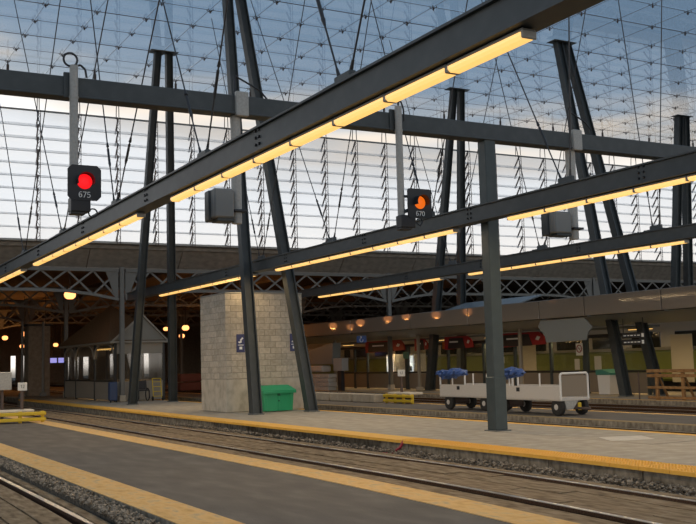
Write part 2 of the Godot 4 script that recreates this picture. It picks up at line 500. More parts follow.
func build_ground() -> void:
	var st := mb()
	box2(st, Vector3(-80, -.9, -260), Vector3(140, -.34, 30))
	struct_solo("ground", st, M.soil)
	# platform beside the camera
	var p := struct_root("platform")
	st = mb()
	ribbon(st, 3.9, 6.28, -.34, 0.0, 6, -150, false, true, 2.0)
	part(p, "asphalt_surface", st, M.asphalt)
	for side in 2:
		var z := 4.0
		while z > -62:
			st = mb()
			if side == 0: ribbon(st, 3.38, 3.92, -.33, .0, z - .004, z - 2.4 + .004, false, false)
			else: ribbon(st, 6.25, 6.75, -.33, .0, z - .004, z - 2.4 + .004)
			var cs := part(p, "coping_stone", st, M.face)
			st = mb()
			if side == 0: ribbon(st, 3.385, 3.925, .0, .008, z - .004, z - 2.4 + .004, false, false)
			else: ribbon(st, 6.245, 6.745, .0, .008, z - .004, z - 2.4 + .004)
			part(cs, "yellow_paint", st, M.coping)
			z -= 2.4
	# platform with the block tower
	p = struct_root("platform")
	st = mb()
	ribbon(st, 11.4, 15.15, -.34, -.03, 6, -150, true, false, 2.0)
	part(p, "base", st, M.face)
	var z := 5.0
	while z > -62:
		st = mb()
		ribbon(st, 11.07, 13.1, -.03, .001, z - .006, z - 3.6 + .006, true, false)
		part(p, "concrete_slab", st, M.concrete)
		st = mb()
		ribbon(st, 13.11, 14.96, -.03, rng.randf_range(-.002, .004), z - .006, z - 3.6 + .006, false, false)
		part(p, "concrete_slab", st, M.concrete)
		z -= 3.6
	z = 2.0
	while z > -56:   # raised-dome tiles along the edge
		st = mb()
		ribbon(st, 10.47, 11.06, -.05, .006, z - .004, z - .6 + .004)
		if z < -4 and z > -17:
			for i in 9:
				for j in 9:
					var zz := z - .05 - i * .0625
					var xx := 10.52 + j * .0625 + bend(zz)
					box(st, Vector3(xx, .009, zz), Vector3(.028, .009, .028), Basis(Vector3.UP, PI / 4))
		part(p, "tactile_tile", st, M.tactile)
		z -= .6
	st = mb()
	ribbon(st, 14.97, 15.22, -.05, .004, 4, -62, false, false)
	part(p, "edge_line", st, M.tactile)
	z = 2.0
	while z > -56:   # retaining face under the edge, hollow along one stretch
		st = mb()
		var deep := .4 if z <= -17.4 and z > -24.6 else rng.randf_range(0.0, .03)
		if z <= -24.6 and z > -27: deep = .12
		var len_ := 1.05
		ribbon(st, 10.53 + deep, 11.42, -.34, -.05, z - .006, z - len_ + .006)
		part(p, "face_panel", st, M.face)
		z -= len_
	st = mb()
	prism(st, PackedVector2Array([Vector2(13.1, 14.0), Vector2(13.9, 13.7), Vector2(14.35, 14.5), Vector2(13.5, 14.75)]), Vector3(0, .002, 0), Basis(Vector3.RIGHT, Vector3(0, 0, -1), Vector3.UP), .004)
	part(p, "concrete_patch", st, M.concrete_pale)
	# platform with the baggage carts
	p = struct_root("platform")
	st = mb()
	box2(st, Vector3(17.3, -.34, -150), Vector3(19.6, 0, 6))
	part(p, "asphalt_surface", st, M.asphalt)
	st = mb()
	box2(st, Vector3(17.0, -.33, -100), Vector3(17.3, .0, 6))
	part(p, "coping_stone", st, M.face)
	st = mb()
	box2(st, Vector3(17.0, .0, -100), Vector3(17.3, .008, 6))
	part(p, "edge_line", st, M.tan_edge)
	st = mb()
	box2(st, Vector3(19.6, -.33, -100), Vector3(19.86, .0, 6))
	part(p, "coping_stone", st, M.face)
	st = mb()
	box2(st, Vector3(19.6, .0, -100), Vector3(19.86, .008, 6))
	part(p, "edge_line", st, M.coping)
	# far platform with the shelters
	p = struct_root("platform")
	st = mb()
	box2(st, Vector3(25.6, -.34, -150), Vector3(31.6, 0, 6))
	part(p, "concrete_surface", st, M.concrete)
	st = mb()
	box2(st, Vector3(25.3, -.33, -100), Vector3(25.62, .0, 6))
	part(p, "coping_stone", st, M.face)
	st = mb()
	box2(st, Vector3(25.3, .0, -100), Vector3(25.62, .008, 6))
	part(p, "edge_line", st, M.coping)
	p = struct_root("platform")
	st = mb()
	box2(st, Vector3(36.2, -.34, -150), Vector3(46, 0, 6))
	part(p, "concrete_surface", st, M.concrete)
	# tracks
	var t := struct_root("track")
	rail(t, 1.465, 4, -120, false); rail(t, 2.9, 4, -120, false)
	for k in 4: plank_row(t, 1.56 + k * .31, 1.56 + (k + 1) * .31, -.3, -.16, -3, -40, 2.4, 0.6 * (k % 2))
	plank_row(t, 2.95, 3.1, -.3, -.105, -3, -40, 3.0, 0)
	st = mb()
	box2(st, Vector3(3.1, -.34, -60), Vector3(3.38, -.06, 4))
	part(t, "ballast_bed", st, M.soil)
	stones("ballast", t, [[3.1, 3.38, -5, -30, -.065]], 5200, Vector2(.03, .07))
	t = struct_root("track")
	rail(t, 7.9, 4, -120); rail(t, 9.335, 4, -120)
	for k in 4: plank_row(t, 8.0 + k * .31, 8.0 + (k + 1) * .31, -.3, -.155, -4, -60, 2.7, .7 * ((k * 2) % 3))
	plank_row(t, 7.2, 7.82, -.33, -.165, -4, -60, 3.6, 0)
	plank_row(t, 9.42, 9.78, -.33, -.165, -4, -60, 3.6, 1.0)
	stones("ballast", t, [[9.85, 10.5, -6, -20, -.27], [10.15, 10.5, -6, -30, -.22], [9.9, 10.5, -6, -48, -.31], [6.8, 7.2, -6, -40, -.32]], 9000, Vector2(.03, .07))
	t = struct_root("track")
	rail(t, 15.42, 4, -120, false); rail(t, 16.85, 4, -120, false)
	for k in 60:
		st = mb()
		cbox(st, Vector3(16.13, -.29, -6.5 - k * .65), Vector3(1.66, .14, .24), .015)
		part(t, "sleeper", st, M.track)
	stones("ballast", t, [[15.25, 16.98, -8, -40, -.24]], 5000, Vector2(.05, .11))
	t = struct_root("track")
	for x in [20.6, 22.04, 23.3, 24.74]: rail(t, x, 4, -120, false)
	for k in 60:
		for x in [21.32, 24.02]:
			st = mb()
			cbox(st, Vector3(x, -.33, -12.5 - k * .65), Vector3(2.4, .1, .24), .015)
			part(t, "sleeper", st, M.track)

# ------------------------------------------------------------------ glass roof
const XG := 7.3
const ZG := -34.65
const PITCH := 1.8
const ROOF := 14.2

func build_roof() -> void:
	var c := struct_root("ceiling")
	var pane := mb()
	box(pane, Vector3.ZERO, Vector3(PITCH - .03, .02, PITCH - .03))
	var pm := pane.commit()
	var rest := mb()
	var n := 0
	for m in range(-6, 9):
		for k in range(-6, 27):
			var at := Vector3(XG + (k + .5) * PITCH, ROOF + .1, ZG + (m + .5) * PITCH)
			var vis: bool = at.x / -at.z < 1.35 and at.x / -at.z > .1 and at.z < -24 and at.x < 48
			if vis and n < 300:
				inst(c, "glass_pane", pm, M.roof_glass, at)
				n += 1
			else:
				box(rest, at, Vector3(PITCH - .03, .02, PITCH - .03))
	var o := part(c, "glass_panes", rest, M.roof_glass)
	o.set_meta("kind", "stuff")
	# cables under the glass in both directions
	for m in range(-6, 10):
		var st := mb()
		var z := ZG + m * PITCH
		tube(st, Vector3(XG - 6 * PITCH, ROOF + .06, z), Vector3(XG + 27 * PITCH, ROOF + .06, z), .009 if m % 2 else .014, -1, 6)
		part(c, "cable", st, M.rust_rod)
	for k in range(-6, 28):
		var st := mb()
		var x := XG + k * PITCH
		tube(st, Vector3(x, ROOF + .075, ZG - 6 * PITCH), Vector3(x, ROOF + .075, ZG + 9 * PITCH), .009, -1, 6)
		part(c, "cable", st, M.rust_rod)
	# four-armed glass fittings at the crossings
	var sp := mb()
	for a in 4:
		var d := Vector3(cos(PI / 4 + a * PI / 2), 0, sin(PI / 4 + a * PI / 2))
		tube(sp, Vector3(0, -.02, 0), d * .12 + Vector3(0, .05, 0), .012, .009, 5)
		tube(sp, d * .12 + Vector3(0, .03, 0), d * .12 + Vector3(0, .085, 0), .016, .016, 6)
	tube(sp, Vector3(0, -.06, 0), Vector3(0, .03, 0), .03, .03, 8)
	var spm := sp.commit()
	var post := mb()
	tube(post, Vector3(0, -.75, 0), Vector3(0, 0, 0), .025, .025, 6)
	tube(post, Vector3(0, -.32, 0), Vector3(0, -.1, 0), .055, .055, 8)
	var pom := post.commit()
	for m in range(-6, 7):
		for k in range(-5, 24):
			var at := Vector3(XG + k * PITCH, ROOF, ZG + m * PITCH)
			var q := at.x / -at.z
			if q < 1.2 and q > .12 and at.z < -24:
				var s := inst(c, "spider_fitting", spm, M.rust_rod, at)
				if m == -4 and k % 2 == 0: inst(s, "strut", pom, M.rust_rod)

# ------------------------------------------------------------------ louvre wall
func build_louvre_wall() -> void:
	var w := struct_root("wall_back")
	var y0 := 7.3; var dy := .575; var rows := 10
	var sl := mb()
	var tilt := Basis(Vector3.RIGHT, deg_to_rad(38))
	var hx := (PITCH - .06) / 2
	quad(sl, tilt * Vector3(-hx, -.37, 0), tilt * Vector3(hx, -.37, 0), tilt * Vector3(hx, .37, 0), tilt * Vector3(-hx, .37, 0))
	var slm := sl.commit()
	var fm := mb()
	box(fm, tilt * Vector3(0, -.37, 0), Vector3(PITCH - .06, .02, .016), tilt)
	var edge := fm.commit()
	var br := mb()
	bar(br, tilt * Vector3(0, -.4, .03), tilt * Vector3(0, .38, .03), .05, .07)
	bar(br, tilt * Vector3(0, .36, .03), Vector3(0, .1, .27), .03, .03)
	var brm := br.commit()
	var n := 0
	for k in range(-4, 26):
		var x := XG + .08 + (k + .5) * PITCH
		for i in rows:
			var at := Vector3(x, y0 + (i + .5) * dy, -45.25)
			if x < 53.5:
				var s := inst(w, "louvre_slat", slm, M.slat, at)
				inst(s, "edge_trim", edge, M.galv)
				n += 1
	for k in range(-4, 26):
		var x := XG + .08 + k * PITCH
		var st := mb()
		for sx in [-.07, .07]: tube(st, Vector3(x + sx, y0 - .1, -44.9), Vector3(x + sx, 13.1, -44.9), .017, -1, 6)
		for i in rows * 3:
			var a := y0 + i * dy / 3
			var sg := -1.0 if i % 2 else 1.0
			tube(st, Vector3(x - .07 * sg, a, -44.9), Vector3(x + .07 * sg, a + dy / 3, -44.9), .011, -1, 4)
		var mu := part(w, "mullion", st, M.mullion)
		for i in rows: inst(mu, "slat_bracket", brm, M.mullion, Vector3(x, y0 + (i + .5) * dy, -45.25))
		st = mb()   # hoop between the louvre head and the roof
		var pts := []
		for i in 13:
			var t := PI * i / 12.0
			pts.append(Vector3(x, 13.1 + 1.0 * sin(t), -44.95 - .22 * (1 - cos(t)) + .1))
		chain(st, pts, .022, 5)
		tube(st, Vector3(x, 13.1, -44.85), Vector3(x, ROOF, -44.85), .014, -1, 5)
		part(w, "hoop", st, M.mullion)
	var st := mb()
	cbox(st, Vector3(26.5, 13.08, -45.0), Vector3(54, .07, .1), .01)
	part(w, "head_rail", st, M.galv)
	st = mb()
	cbox(st, Vector3(26.5, 7.26, -45.2), Vector3(54, .1, .5), .01)
	part(w, "sill", st, M.galv)

# ------------------------------------------------------------------ old train shed
func build_shed() -> void:
	var st := mb()
	box2(st, Vector3(-30, 7.0, -200), Vector3(80, 7.2, -45.5))
	struct_solo("shed_roof", st, M.shed_paint)
	st = mb()
	box2(st, Vector3(-30, 7.21, -200), Vector3(80, 7.25, -46.0))
	struct_solo("roof_membrane", st, M.membrane)
	var f := struct_root("shed_fascia")
	for k in 14:
		st = mb()
		var x0 := -6.0 + k * 4.4
		quad(st, Vector3(x0, 6.2, -46.1), Vector3(x0 + 4.37, 6.2, -46.1), Vector3(x0 + 4.37, 7.0, -45.35), Vector3(x0, 7.0, -45.35))
		box2(st, Vector3(x0, 6.16, -46.4), Vector3(x0 + 4.37, 6.22, -46.05))
		part(f, "fascia_board", st, M.fascia)
	st = mb()
	cbox(st, Vector3(25, 7.1, -45.35), Vector3(64, .2, .25), .02)
	part(f, "gutter", st, M.fascia)
	# outer walls of the shed, the end wall with openings to the daylight
	st = mb()
	box2(st, Vector3(-30, -.34, -200), Vector3(-29.5, 7.1, -46))
	struct_solo("wall_left", st, M.shed_paint)
	st = mb()
	box2(st, Vector3(79.5, -.34, -200), Vector3(80, 7.1, -46))
	struct_solo("wall_right", st, M.shed_paint)
	st = mb()
	var gaps := [[21.5, 22.1], [22.7, 23.2], [27.8, 28.2], [28.8, 29.3], [29.8, 30.5], [33.0, 33.5], [36.0, 36.5], [37.2, 37.9]]
	var x := -29.5
	for g in gaps:
		box2(st, Vector3(x, -.34, -120.4), Vector3(g[0], 7.05, -120))
		box2(st, Vector3(g[0], 3.2, -120.4), Vector3(g[1], 7.05, -120))
		x = g[1]
	box2(st, Vector3(x, -.34, -120.4), Vector3(79.5, 7.05, -120))
	struct_solo("wall_front", st, M.shed_paint)
	# lattice trusses on riveted columns
	for zi in 4:
		var z: float = -45.6 - zi * 11.0
		for xi in range(0, 4):
			var xa := -1.3 + xi * 14.4
			truss(xa + .16, xa + 14.24, z, zi, xi)
	for zi in 4:
		var z: float = -45.6 - zi * 11.0
		for xi in range(0, 4):
			var xc := 13.1 + (xi - 1) * 14.4
			var t := thing("shed_column", "grey riveted column carrying the lattice truss of the old shed" if zi == 0 else "column standing in the dim depth of the old shed", "column", Vector3(xc, 0, z), 0, "columns of the old shed front" if zi == 0 else "columns inside the old shed")
			st = mb()
			prism(st, h_section(.19, .19, .025, .03), Vector3.ZERO, Basis(Vector3.RIGHT, Vector3(0, 0, -1), Vector3.UP), 6.2)
			part(t, "shaft", st, M.truss)
			st = mb()
			cbox(st, Vector3(0, .15, 0), Vector3(.3, .3, .3), .03)
			part(t, "base", st, M.concrete)
	# long dark girders in the shed ceiling
	for k in 6:
		st = mb()
		var gx := 2.0 + k * 7.2
		cbox(st, Vector3(gx, 6.55, -82), Vector3(.3, .6, 72), .02)
		solo("roof_girder", st, M.shed_paint, "dark girder running back under the old shed ceiling", "girder", Vector3.ZERO, "girders of the old shed")
	# hanging globe lamps
	var lamps := [[11.1, 5.0, -47.2, 1.2], [14.2, 4.2, -67.1, 1.1], [14.6, 4.2, -76.2, 1.05], [14.8, 4.2, -85.2, 1.05], [17.6, 4.25, -82.5, .9], [24.8, 4.2, -112.0, 1.2], [26.0, 4.2, -112.0, 1.2], [22.0, 4.2, -116.0, 1.2], [23.8, 4.2, -67.1, 1.1], [22.9, 4.2, -68.7, .8], [29.9, 4.2, -85.3, 1.1], [17.85, 4.2, -46.6, 1.1], [19.6, 4.05, -47.2, 1.1], [20.7, 4.05, -48.6, 1.1], [20.8, 4.0, -50.5, 1.1], [21.8, 3.85, -52.0, 1.1], [22.6, 3.75, -54.0, 1.0]]
	for l in lamps:
		var t := thing("globe_lamp", "glowing globe lamp just behind the front lattice truss beside the kiosk roof" if l[2] == -47.2 and l[0] == 11.1 else "glowing orange globe lamp hanging from a stem deep in the old shed", "lamp", Vector3(l[0], l[1], l[2]), 0, "globe lamps in the old shed")
		var s: float = l[3]
		st = mb()
		lathe(st, Vector3.ZERO, [[0.0, -.16 * s], [.13 * s, -.15 * s], [.21 * s, -.07 * s], [.23 * s, .02 * s], [.19 * s, .12 * s], [.1 * s, .17 * s]], 14)
		part(t, "globe", st, M.globe_glow)
		st = mb()
		lathe(st, Vector3.ZERO, [[.11 * s, .165 * s], [.08 * s, .24 * s], [.03, .27 * s]], 12)
		tube(st, Vector3(0, .25 * s, 0), Vector3(0, 7.0 - l[1], 0), .018, -1, 6)
		part(t, "stem", st, M.black)
		var o := OmniLight3D.new()
		o.name = "globe_light"
		o.light_color = Color(1.0, .66, .34)
		o.light_energy = 3.2
		o.light_size = .2
		o.omni_range = 60.0
		o.omni_attenuation = 2.0
		o.shadow_enabled = true
		t.add_child(o)

func truss(xa: float, xb: float, z: float, zi: int, xi: int) -> void:
	var t := thing("lattice_truss", ["grey lattice truss of the shed front over the nearest globe lamp, beside the kiosk", "grey lattice truss of the shed front passing behind the block tower", "grey lattice truss of the shed front above the long canopy", "grey lattice truss of the shed front beyond the wayfinding sign"][xi] if zi == 0 else "crossed lattice truss in the dark behind the shed front", "truss", Vector3(xa, 0, z), 0, "lattice trusses of the shed front" if zi == 0 else "lattice trusses inside the shed")
	var L := xb - xa
	var n := 12
	var low := func(s: float) -> float:   # the lower chord drops to the columns
		var d := minf(s, L - s)
		return 5.12 - 0.42 * pow(maxf(0.0, 1.0 - d / 3.2), 1.7)
	var st := mb()
	box2(st, Vector3(0, 5.98, -.08), Vector3(L, 6.12, .08))
	part(t, "top_chord", st, M.truss)
	for e in 2:
		st = mb()
		var gp := PackedVector2Array([Vector2(0, 6.0), Vector2(.6, 6.0), Vector2(.12, 4.7), Vector2(0, 4.7)])
		if e == 1:
			for i in 4: gp[i].x = L - gp[i].x
		prism(st, gp, Vector3(0, 0, -.02), Basis.IDENTITY, .04)
		part(t, "gusset_plate", st, M.truss)
	for i in n:
		var s0 := L * i / n
		var s1 := L * (i + 1) / n
		st = mb()
		bar(st, Vector3(s0, low.call(s0), 0), Vector3(s1, low.call(s1), 0), .16, .13)
		part(t, "lower_chord", st, M.truss)
		st = mb()
		bar(st, Vector3(s0, low.call(s0), .04), Vector3(s1, 6.02, .04), .03, .085)
		part(t, "brace", st, M.truss)
		st = mb()
		bar(st, Vector3(s0, 6.02, -.02), Vector3(s1, low.call(s1), -.02), .03, .085)
		part(t, "brace", st, M.truss)

# ------------------------------------------------------------------ leaning roof columns
func lean_leg(parent: Node, a: Vector3, b: Vector3, w0: float, w1: float) -> void:
	var st := mb()
	var d := b - a
	var zx := Vector3(1, 0, 0)
	var bz := d.normalized()
	var by := bz.cross(zx).normalized()
	var bx := by.cross(bz).normalized()
	var s := h_section(1.0, 1.0, .12, .34)
	for i in s.size(): s[i] = Vector2(-s[i].y, s[i].x)
	var n := s.size()
	for i in n:
		var p := s[i]; var q := s[(i + 1) % n]
		quad(st, a + (bx * p.x + by * p.y) * w0, a + (bx * q.x + by * q.y) * w0, b + (bx * q.x + by * q.y) * w1, b + (bx * p.x + by * p.y) * w1)
	var idx := Geometry2D.triangulate_polygon(s)
	for i in range(0, idx.size(), 3):
		tri(st, b + (bx * s[idx[i]].x + by * s[idx[i]].y) * w1, b + (bx * s[idx[i + 1]].x + by * s[idx[i + 1]].y) * w1, b + (bx * s[idx[i + 2]].x + by * s[idx[i + 2]].y) * w1)
	part(parent, "leg", st, M.steel)
	st = mb()
	cbox(st, Vector3(a.x, .02, a.z), Vector3(w0 * 1.25, .04, w0 * 1.25), .008)
	part(parent, "base_plate", st, M.steel_mid)

func build_columns() -> void:
	var sets := [
		["dark steel roof column of two leaning legs in front of the block tower", Vector3(12.6, 0, -29.1), Vector3(14.54, 0, -29.1), Vector3(12.30, ROOF, -30.28), Vector3(12.73, ROOF, -30.28), .32, .28],
		["dark steel roof column of two leaning legs beside the gabled kiosk", Vector3(12.36, 0, -41.5), Vector3(14.6, 0, -42.9), Vector3(12.46, ROOF, -38.1), Vector3(12.92, ROOF, -38.1), .32, .26],
		["dark steel roof column of two leaning legs behind the hanging amber signal", Vector3(28.15, 0, -42.9), Vector3(30.1, 0, -42.9), Vector3(26.85, ROOF, -38.0), Vector3(27.25, ROOF, -38.0), .38, .27],
		["dark steel roof column of two leaning legs beside the wooden barricade", Vector3(27.2, 0, -28.15), Vector3(28.55, 0, -27.75), Vector3(26.68, ROOF, -30.4), Vector3(27.12, ROOF, -30.4), .33, .28],
		["dark steel roof column of two leaning legs beyond the wayfinding sign", Vector3(42.2, 0, -40.0), Vector3(43.5, 0, -40.0), Vector3(41.2, ROOF, -37.6), Vector3(41.65, ROOF, -37.6), .40, .34],
	]
	for s in sets:
		var t := thing("roof_column", s[0], "column", Vector3.ZERO, 0, "leaning roof columns")
		lean_leg(t, s[1], s[3], s[5], s[6])
		lean_leg(t, s[2], s[4], s[5], s[6])
		var st := mb()
		var mid: Vector3 = (s[3] + s[4]) / 2.0
		cbox(st, Vector3(mid.x, ROOF + .01, mid.z), Vector3(1.15, .03, .5), .008)
		part(t, "cap_plate", st, M.steel_mid)
	# straight column that carries the cross beam
	var t := thing("steel_column", "square dark green steel column standing on the concrete platform, carrying the cross beam", "column", Vector3(13.33, 0, -17.7))
	var st := mb()
	cbox(st, Vector3(0, 3.75, 0), Vector3(.29, 5.3, .28), .015)
	part(t, "shaft", st, M.steel_green)
	st = mb()
	cbox(st, Vector3(0, .59, 0), Vector3(.32, 1.14, .31), .015)
	part(t, "base_casing", st, M.steel_green)
	st = mb()
	cbox(st, Vector3(0, .012, 0), Vector3(.42, .022, .42), .005)
	part(t, "base_plate", st, M.steel_mid)

# ------------------------------------------------------------------ beams, strip lights, hangers
func build_beams() -> void:
	var names := ["dark steel beam with the brightest strip lights, hung over the asphalt platform", "dark steel beam bolted to the square steel column, with strip lights beneath", "dark steel beam with strip lights hung over the baggage carts"]
	var xs := [5.7, 13.0, 20.3]
	# rods in the plane of each beam: [z at the bracket, z at the roof]
	var rods := [
		[[-10.31, -14.6], [-10.31, -5.6], [-15.1, -20.6], [-15.1, -10.9], [-20.24, -23.9], [-20.24, -12.4], [-24.97, -32.5], [-24.97, -16.6], [-29.8, -37.0], [-29.8, -23.0]],
		[[-14.76, -19.5], [-14.76, -14.1], [-19.6, -23.2], [-19.6, -16.0], [-24.52, -30.2], [-24.52, -20.7], [-29.4, -33.5], [-29.4, -25.0]],
		[[-19.55, -18.6], [-19.55, -20.8], [-24.31, -27.0], [-24.31, -21.0], [-29.2, -33.0], [-29.2, -25.0]],
	]
	for b in 3:
		var x: float = xs[b]
		var t := thing("lighting_beam", names[b], "beam", Vector3(x, 0, 0))
		var st := mb()
		box2(st, Vector3(-.11, 4.56, -44), Vector3(.11, 4.87, 3))
		part(t, "web", st, M.steel)
		st = mb()
		box2(st, Vector3(-.16, 4.855, -44), Vector3(.16, 4.885, 3))
		part(t, "top_flange", st, M.steel)
		st = mb()
		box2(st, Vector3(-.16, 4.53, -44), Vector3(.16, 4.565, 3))
		part(t, "bottom_flange", st, M.steel)
		for zj in [-12.75, -17.9, -22.6, -27.4, -32.2]:
			for i in 3:
				for j in 2:
					st = mb()
					tube(st, Vector3(-.11, 4.64 + i * .1, zj + j * .12), Vector3(-.135, 4.64 + i * .1, zj + j * .12), .024, .02, 8)
					part(t, "bolt", st, M.black)
		var seen := {}
		for r in rods[b]:
			var a := Vector3(0, 4.96, r[0] + (.12 if r[1] > r[0] else -.12))
			var e := Vector3(0, ROOF, r[1])
			st = mb()
			tube(st, a, e, .014, -1, 6)
			var rod := part(t, "hanger_rod", st, M.rod)
			st = mb()
			var d := (e - a).normalized()
			tube(st, a + d * 1.0, a + d * 1.35, .026, .026, 8)
			tube(st, a + d * .9, a + d * 1.0, .018, .032, 8)
			tube(st, a + d * 1.4, a + d * 1.5, .032, .018, 8)
			tube(st, a, a + d * .2, .032, .018, 8)
			part(rod, "turnbuckle", st, M.rod)
			if not seen.has(r[0]):
				seen[r[0]] = true
				st = mb()
				cbox(st, Vector3(0, 4.95, r[0]), Vector3(.1, .15, .4), .015)
				cbox(st, Vector3(0, 4.90, r[0]), Vector3(.26, .03, .7), .008)
				part(t, "hanger_bracket", st, M.steel)
		# strip lights: rows of eight with a gap at each joint
		for row in 3:
			for i in 8:
				var zc: float = [-6.86, -18.5, -29.9][row] - .605 - i * 1.213
				strip_light(Vector3(x, 4.43, zc), b, i, row)
	var cb := thing("cross_beam", "dark steel cross beam carried by the square column, with signals hung from it", "beam", Vector3(0, 0, -17.7))
	var st := mb()
	cbox(st, Vector3(16, 6.56, 0), Vector3(40, .37, .26), .012)
	part(cb, "beam", st, M.steel)
	st = mb()
	cbox(st, Vector3(16, 6.385, 0), Vector3(40, .035, .34), .008)
	part(cb, "bottom_flange", st, M.steel)

func strip_light(at: Vector3, b: int, i: int, row: int) -> void:
	var over: String = ["beam over the asphalt platform", "beam on the square column", "beam over the baggage carts"][b]
	var ord: Array = ["first", "second", "third", "fourth", "fifth", "sixth", "seventh", "eighth"]
	var lab: String = [ord[7 - i] + " strip light from the cross beam, away from the louvres, " + over, ord[i] + " strip light from the cross beam, towards the louvres, " + over, ord[7 - i] + " strip light from the old shed, " + over][row]
	var t := thing("strip_light", lab, "light", at, 0, ["strip lights of the first beam", "strip lights of the column beam", "strip lights of the cart beam"][b])
	var st := mb()
	cbox(st, Vector3(0, .07, 0), Vector3(.16, .04, 1.2), .012)
	box(st, Vector3(0, .1, .4), Vector3(.05, .03, .05))
	box(st, Vector3(0, .1, -.4), Vector3(.05, .03, .05))
	part(t, "housing", st, M.box_grey)
	st = mb()
	prism(st, PackedVector2Array([Vector2(-.085, .05), Vector2(-.085, .02), Vector2(-.055, -.01), Vector2(.055, -.01), Vector2(.085, .02), Vector2(.085, .05)]), Vector3(0, 0, -.575), Basis.IDENTITY, 1.15)
	part(t, "diffuser", st, M.tube_glow)
	for s in [-1, 1]:
		st = mb()
		cbox(st, Vector3(0, .03, s * .590), Vector3(.172, .078, .026), .01)
		part(t, "end_cap", st, M.galv)
	var l := AreaLight3D.new()
	l.name = "tube_light"
	l.area_size = Vector2(.1, 1.1)
	l.light_color = Color(1.0, .87, .66)
	l.light_energy = 1.75
	l.area_range = 40.0
	l.area_attenuation = 2.0
	l.shadow_enabled = true
	l.rotation.x = -PI / 2
	l.position.y = -.025
	t.add_child(l)

# ------------------------------------------------------------------ block tower
func build_tower() -> void:
	var t := thing("block_tower", "windowless concrete block tower standing on the platform behind the green bin", "tower", Vector3(12.36, 0, -31.0))
	var W := 2.84; var D := 2.3; var H := 3.92; var base := 1.1
	var st := mb()
	box2(st, Vector3(.012, base, -D + .012), Vector3(W - .012, H - .012, -.012))
	part(t, "core", st, M.mortar)
	st = mb()
	cbox(st, Vector3(W / 2, base / 2, -D / 2), Vector3(W, base, D), .03)
	part(t, "concrete_base", st, M.tower_base)
	var ch := .2; var rows := int(round((H - base) / ch))
	ch = (H - base) / rows
	for r in rows:
		var y := base + (r + .5) * ch
		var off := .2 if r % 2 else 0.0
		var a := 0.0
		while a < W - .01:   # front courses
			var l := minf(.405 if a > 0 or off == 0.0 else .2, W - a)
			st = mb()
			cbox(st, Vector3(a + l / 2, y, -.1 + rng.randf_range(-.004, .004)), Vector3(l - .012, ch - .012, .2), .005)
			part(t, "block", st, M.block[rng.randi() % 4])
			a += l
		a = .2
		while a < D - .01:   # courses of the side wall
			var l := minf(.405 if a > .2 or off == 0.0 else .2, D - a)
			st = mb()
			cbox(st, Vector3(.1 + rng.randf_range(-.004, .004), y, -a - l / 2), Vector3(.2, ch - .012, l - .012), .005)
			part(t, "block", st, M.block[rng.randi() % 4])
			a += l
	st = mb()
	cbox(st, Vector3(W / 2, H + .02, -D / 2), Vector3(W + .02, .05, D + .02), .015)
	part(t, "cap", st, M.mortar)
	for k in 2:
		var s := thing("platform_sign", ["dark blue notice sign on the block tower, half hidden behind the nearer leaning leg", "dark blue notice sign on the block tower above the green bin"][k], "sign", Vector3([12.9, 14.86][k], 2.27, -30.985), 0, "blue signs on the block tower")
		st = mb()
		cbox(st, Vector3.ZERO, Vector3(.3, .6, .02), .008)
		part(s, "plate", st, M.blue_sign)
		st = mb()
		prism(st, PackedVector2Array([Vector2(-.08, .06), Vector2(-.02, .06), Vector2(-.02, .12), Vector2(.06, .2), Vector2(.1, .16), Vector2(.03, .1), Vector2(.03, .02), Vector2(-.04, .0), Vector2(-.09, .02)]), Vector3(0, 0, .01), Basis.IDENTITY, .004)
		box(st, Vector3(0, -.06, .011), Vector3(.2, .025, .004))
		box(st, Vector3(0, -.16, .011), Vector3(.1, .09, .004))
		part(s, "pictogram", st, M.sign_text)
	var b := thing("green_bin", "bright green plastic grit bin with sloping lid at the foot of the block tower", "bin", Vector3(13.83, 0, -30.4))
	st = mb()
	prism(st, PackedVector2Array([Vector2(-.5, .03), Vector2(.5, .03), Vector2(.55, .62), Vector2(-.55, .62)]), Vector3(0, 0, -.32), Basis.IDENTITY, .64)
	part(b, "body", st, M.green_bin)
	for x in [-.44, 0.0, .44]:
		st = mb()
		cbox(st, Vector3(x, .32, .325), Vector3(.06, .58, .03), .01)
		part(b, "rib", st, M.green_bin)
	st = mb()
	var lo := [Vector3(-.6, .6, .42), Vector3(.6, .6, .42), Vector3(.6, .6, -.38), Vector3(-.6, .6, -.38)]
	var md := [Vector3(-.6, .7, .42), Vector3(.6, .7, .42), Vector3(.6, .7, -.38), Vector3(-.6, .7, -.38)]
	var tp := [Vector3(-.46, .86, .1), Vector3(.46, .86, .1), Vector3(.46, .86, -.34), Vector3(-.46, .86, -.34)]
	for i in 4:
		var j := (i + 1) % 4
		quad(st, lo[i], lo[j], md[j], md[i])
		quad(st, md[i], md[j], tp[j], tp[i])
	quad(st, tp[0], tp[1], tp[2], tp[3])
	quad(st, lo[3], lo[2], lo[1], lo[0])
	part(b, "lid", st, M.green_bin)
	st = mb()
	cbox(st, Vector3(0, .58, .35), Vector3(.1, .12, .04), .01)
	cbox(st, Vector3(0, .36, .345), Vector3(.06, .05, .03), .01)
	part(b, "latch", st, M.green_dark)

# ------------------------------------------------------------------ signals
func text3(parent: Node, s: String, at: Vector3, px: float, m: Material, turn := 0.0, called := "lettering") -> void:
	var tm := TextMesh.new()
	tm.text = s
	var f := SystemFont.new()
	f.font_names = PackedStringArray(["Droid Sans"])
	tm.font = f
	tm.font_size = 32
	tm.pixel_size = px
	tm.depth = .004
	var o := inst(parent, called, tm, m, at, Basis(Vector3.UP, turn))
	o.name = called

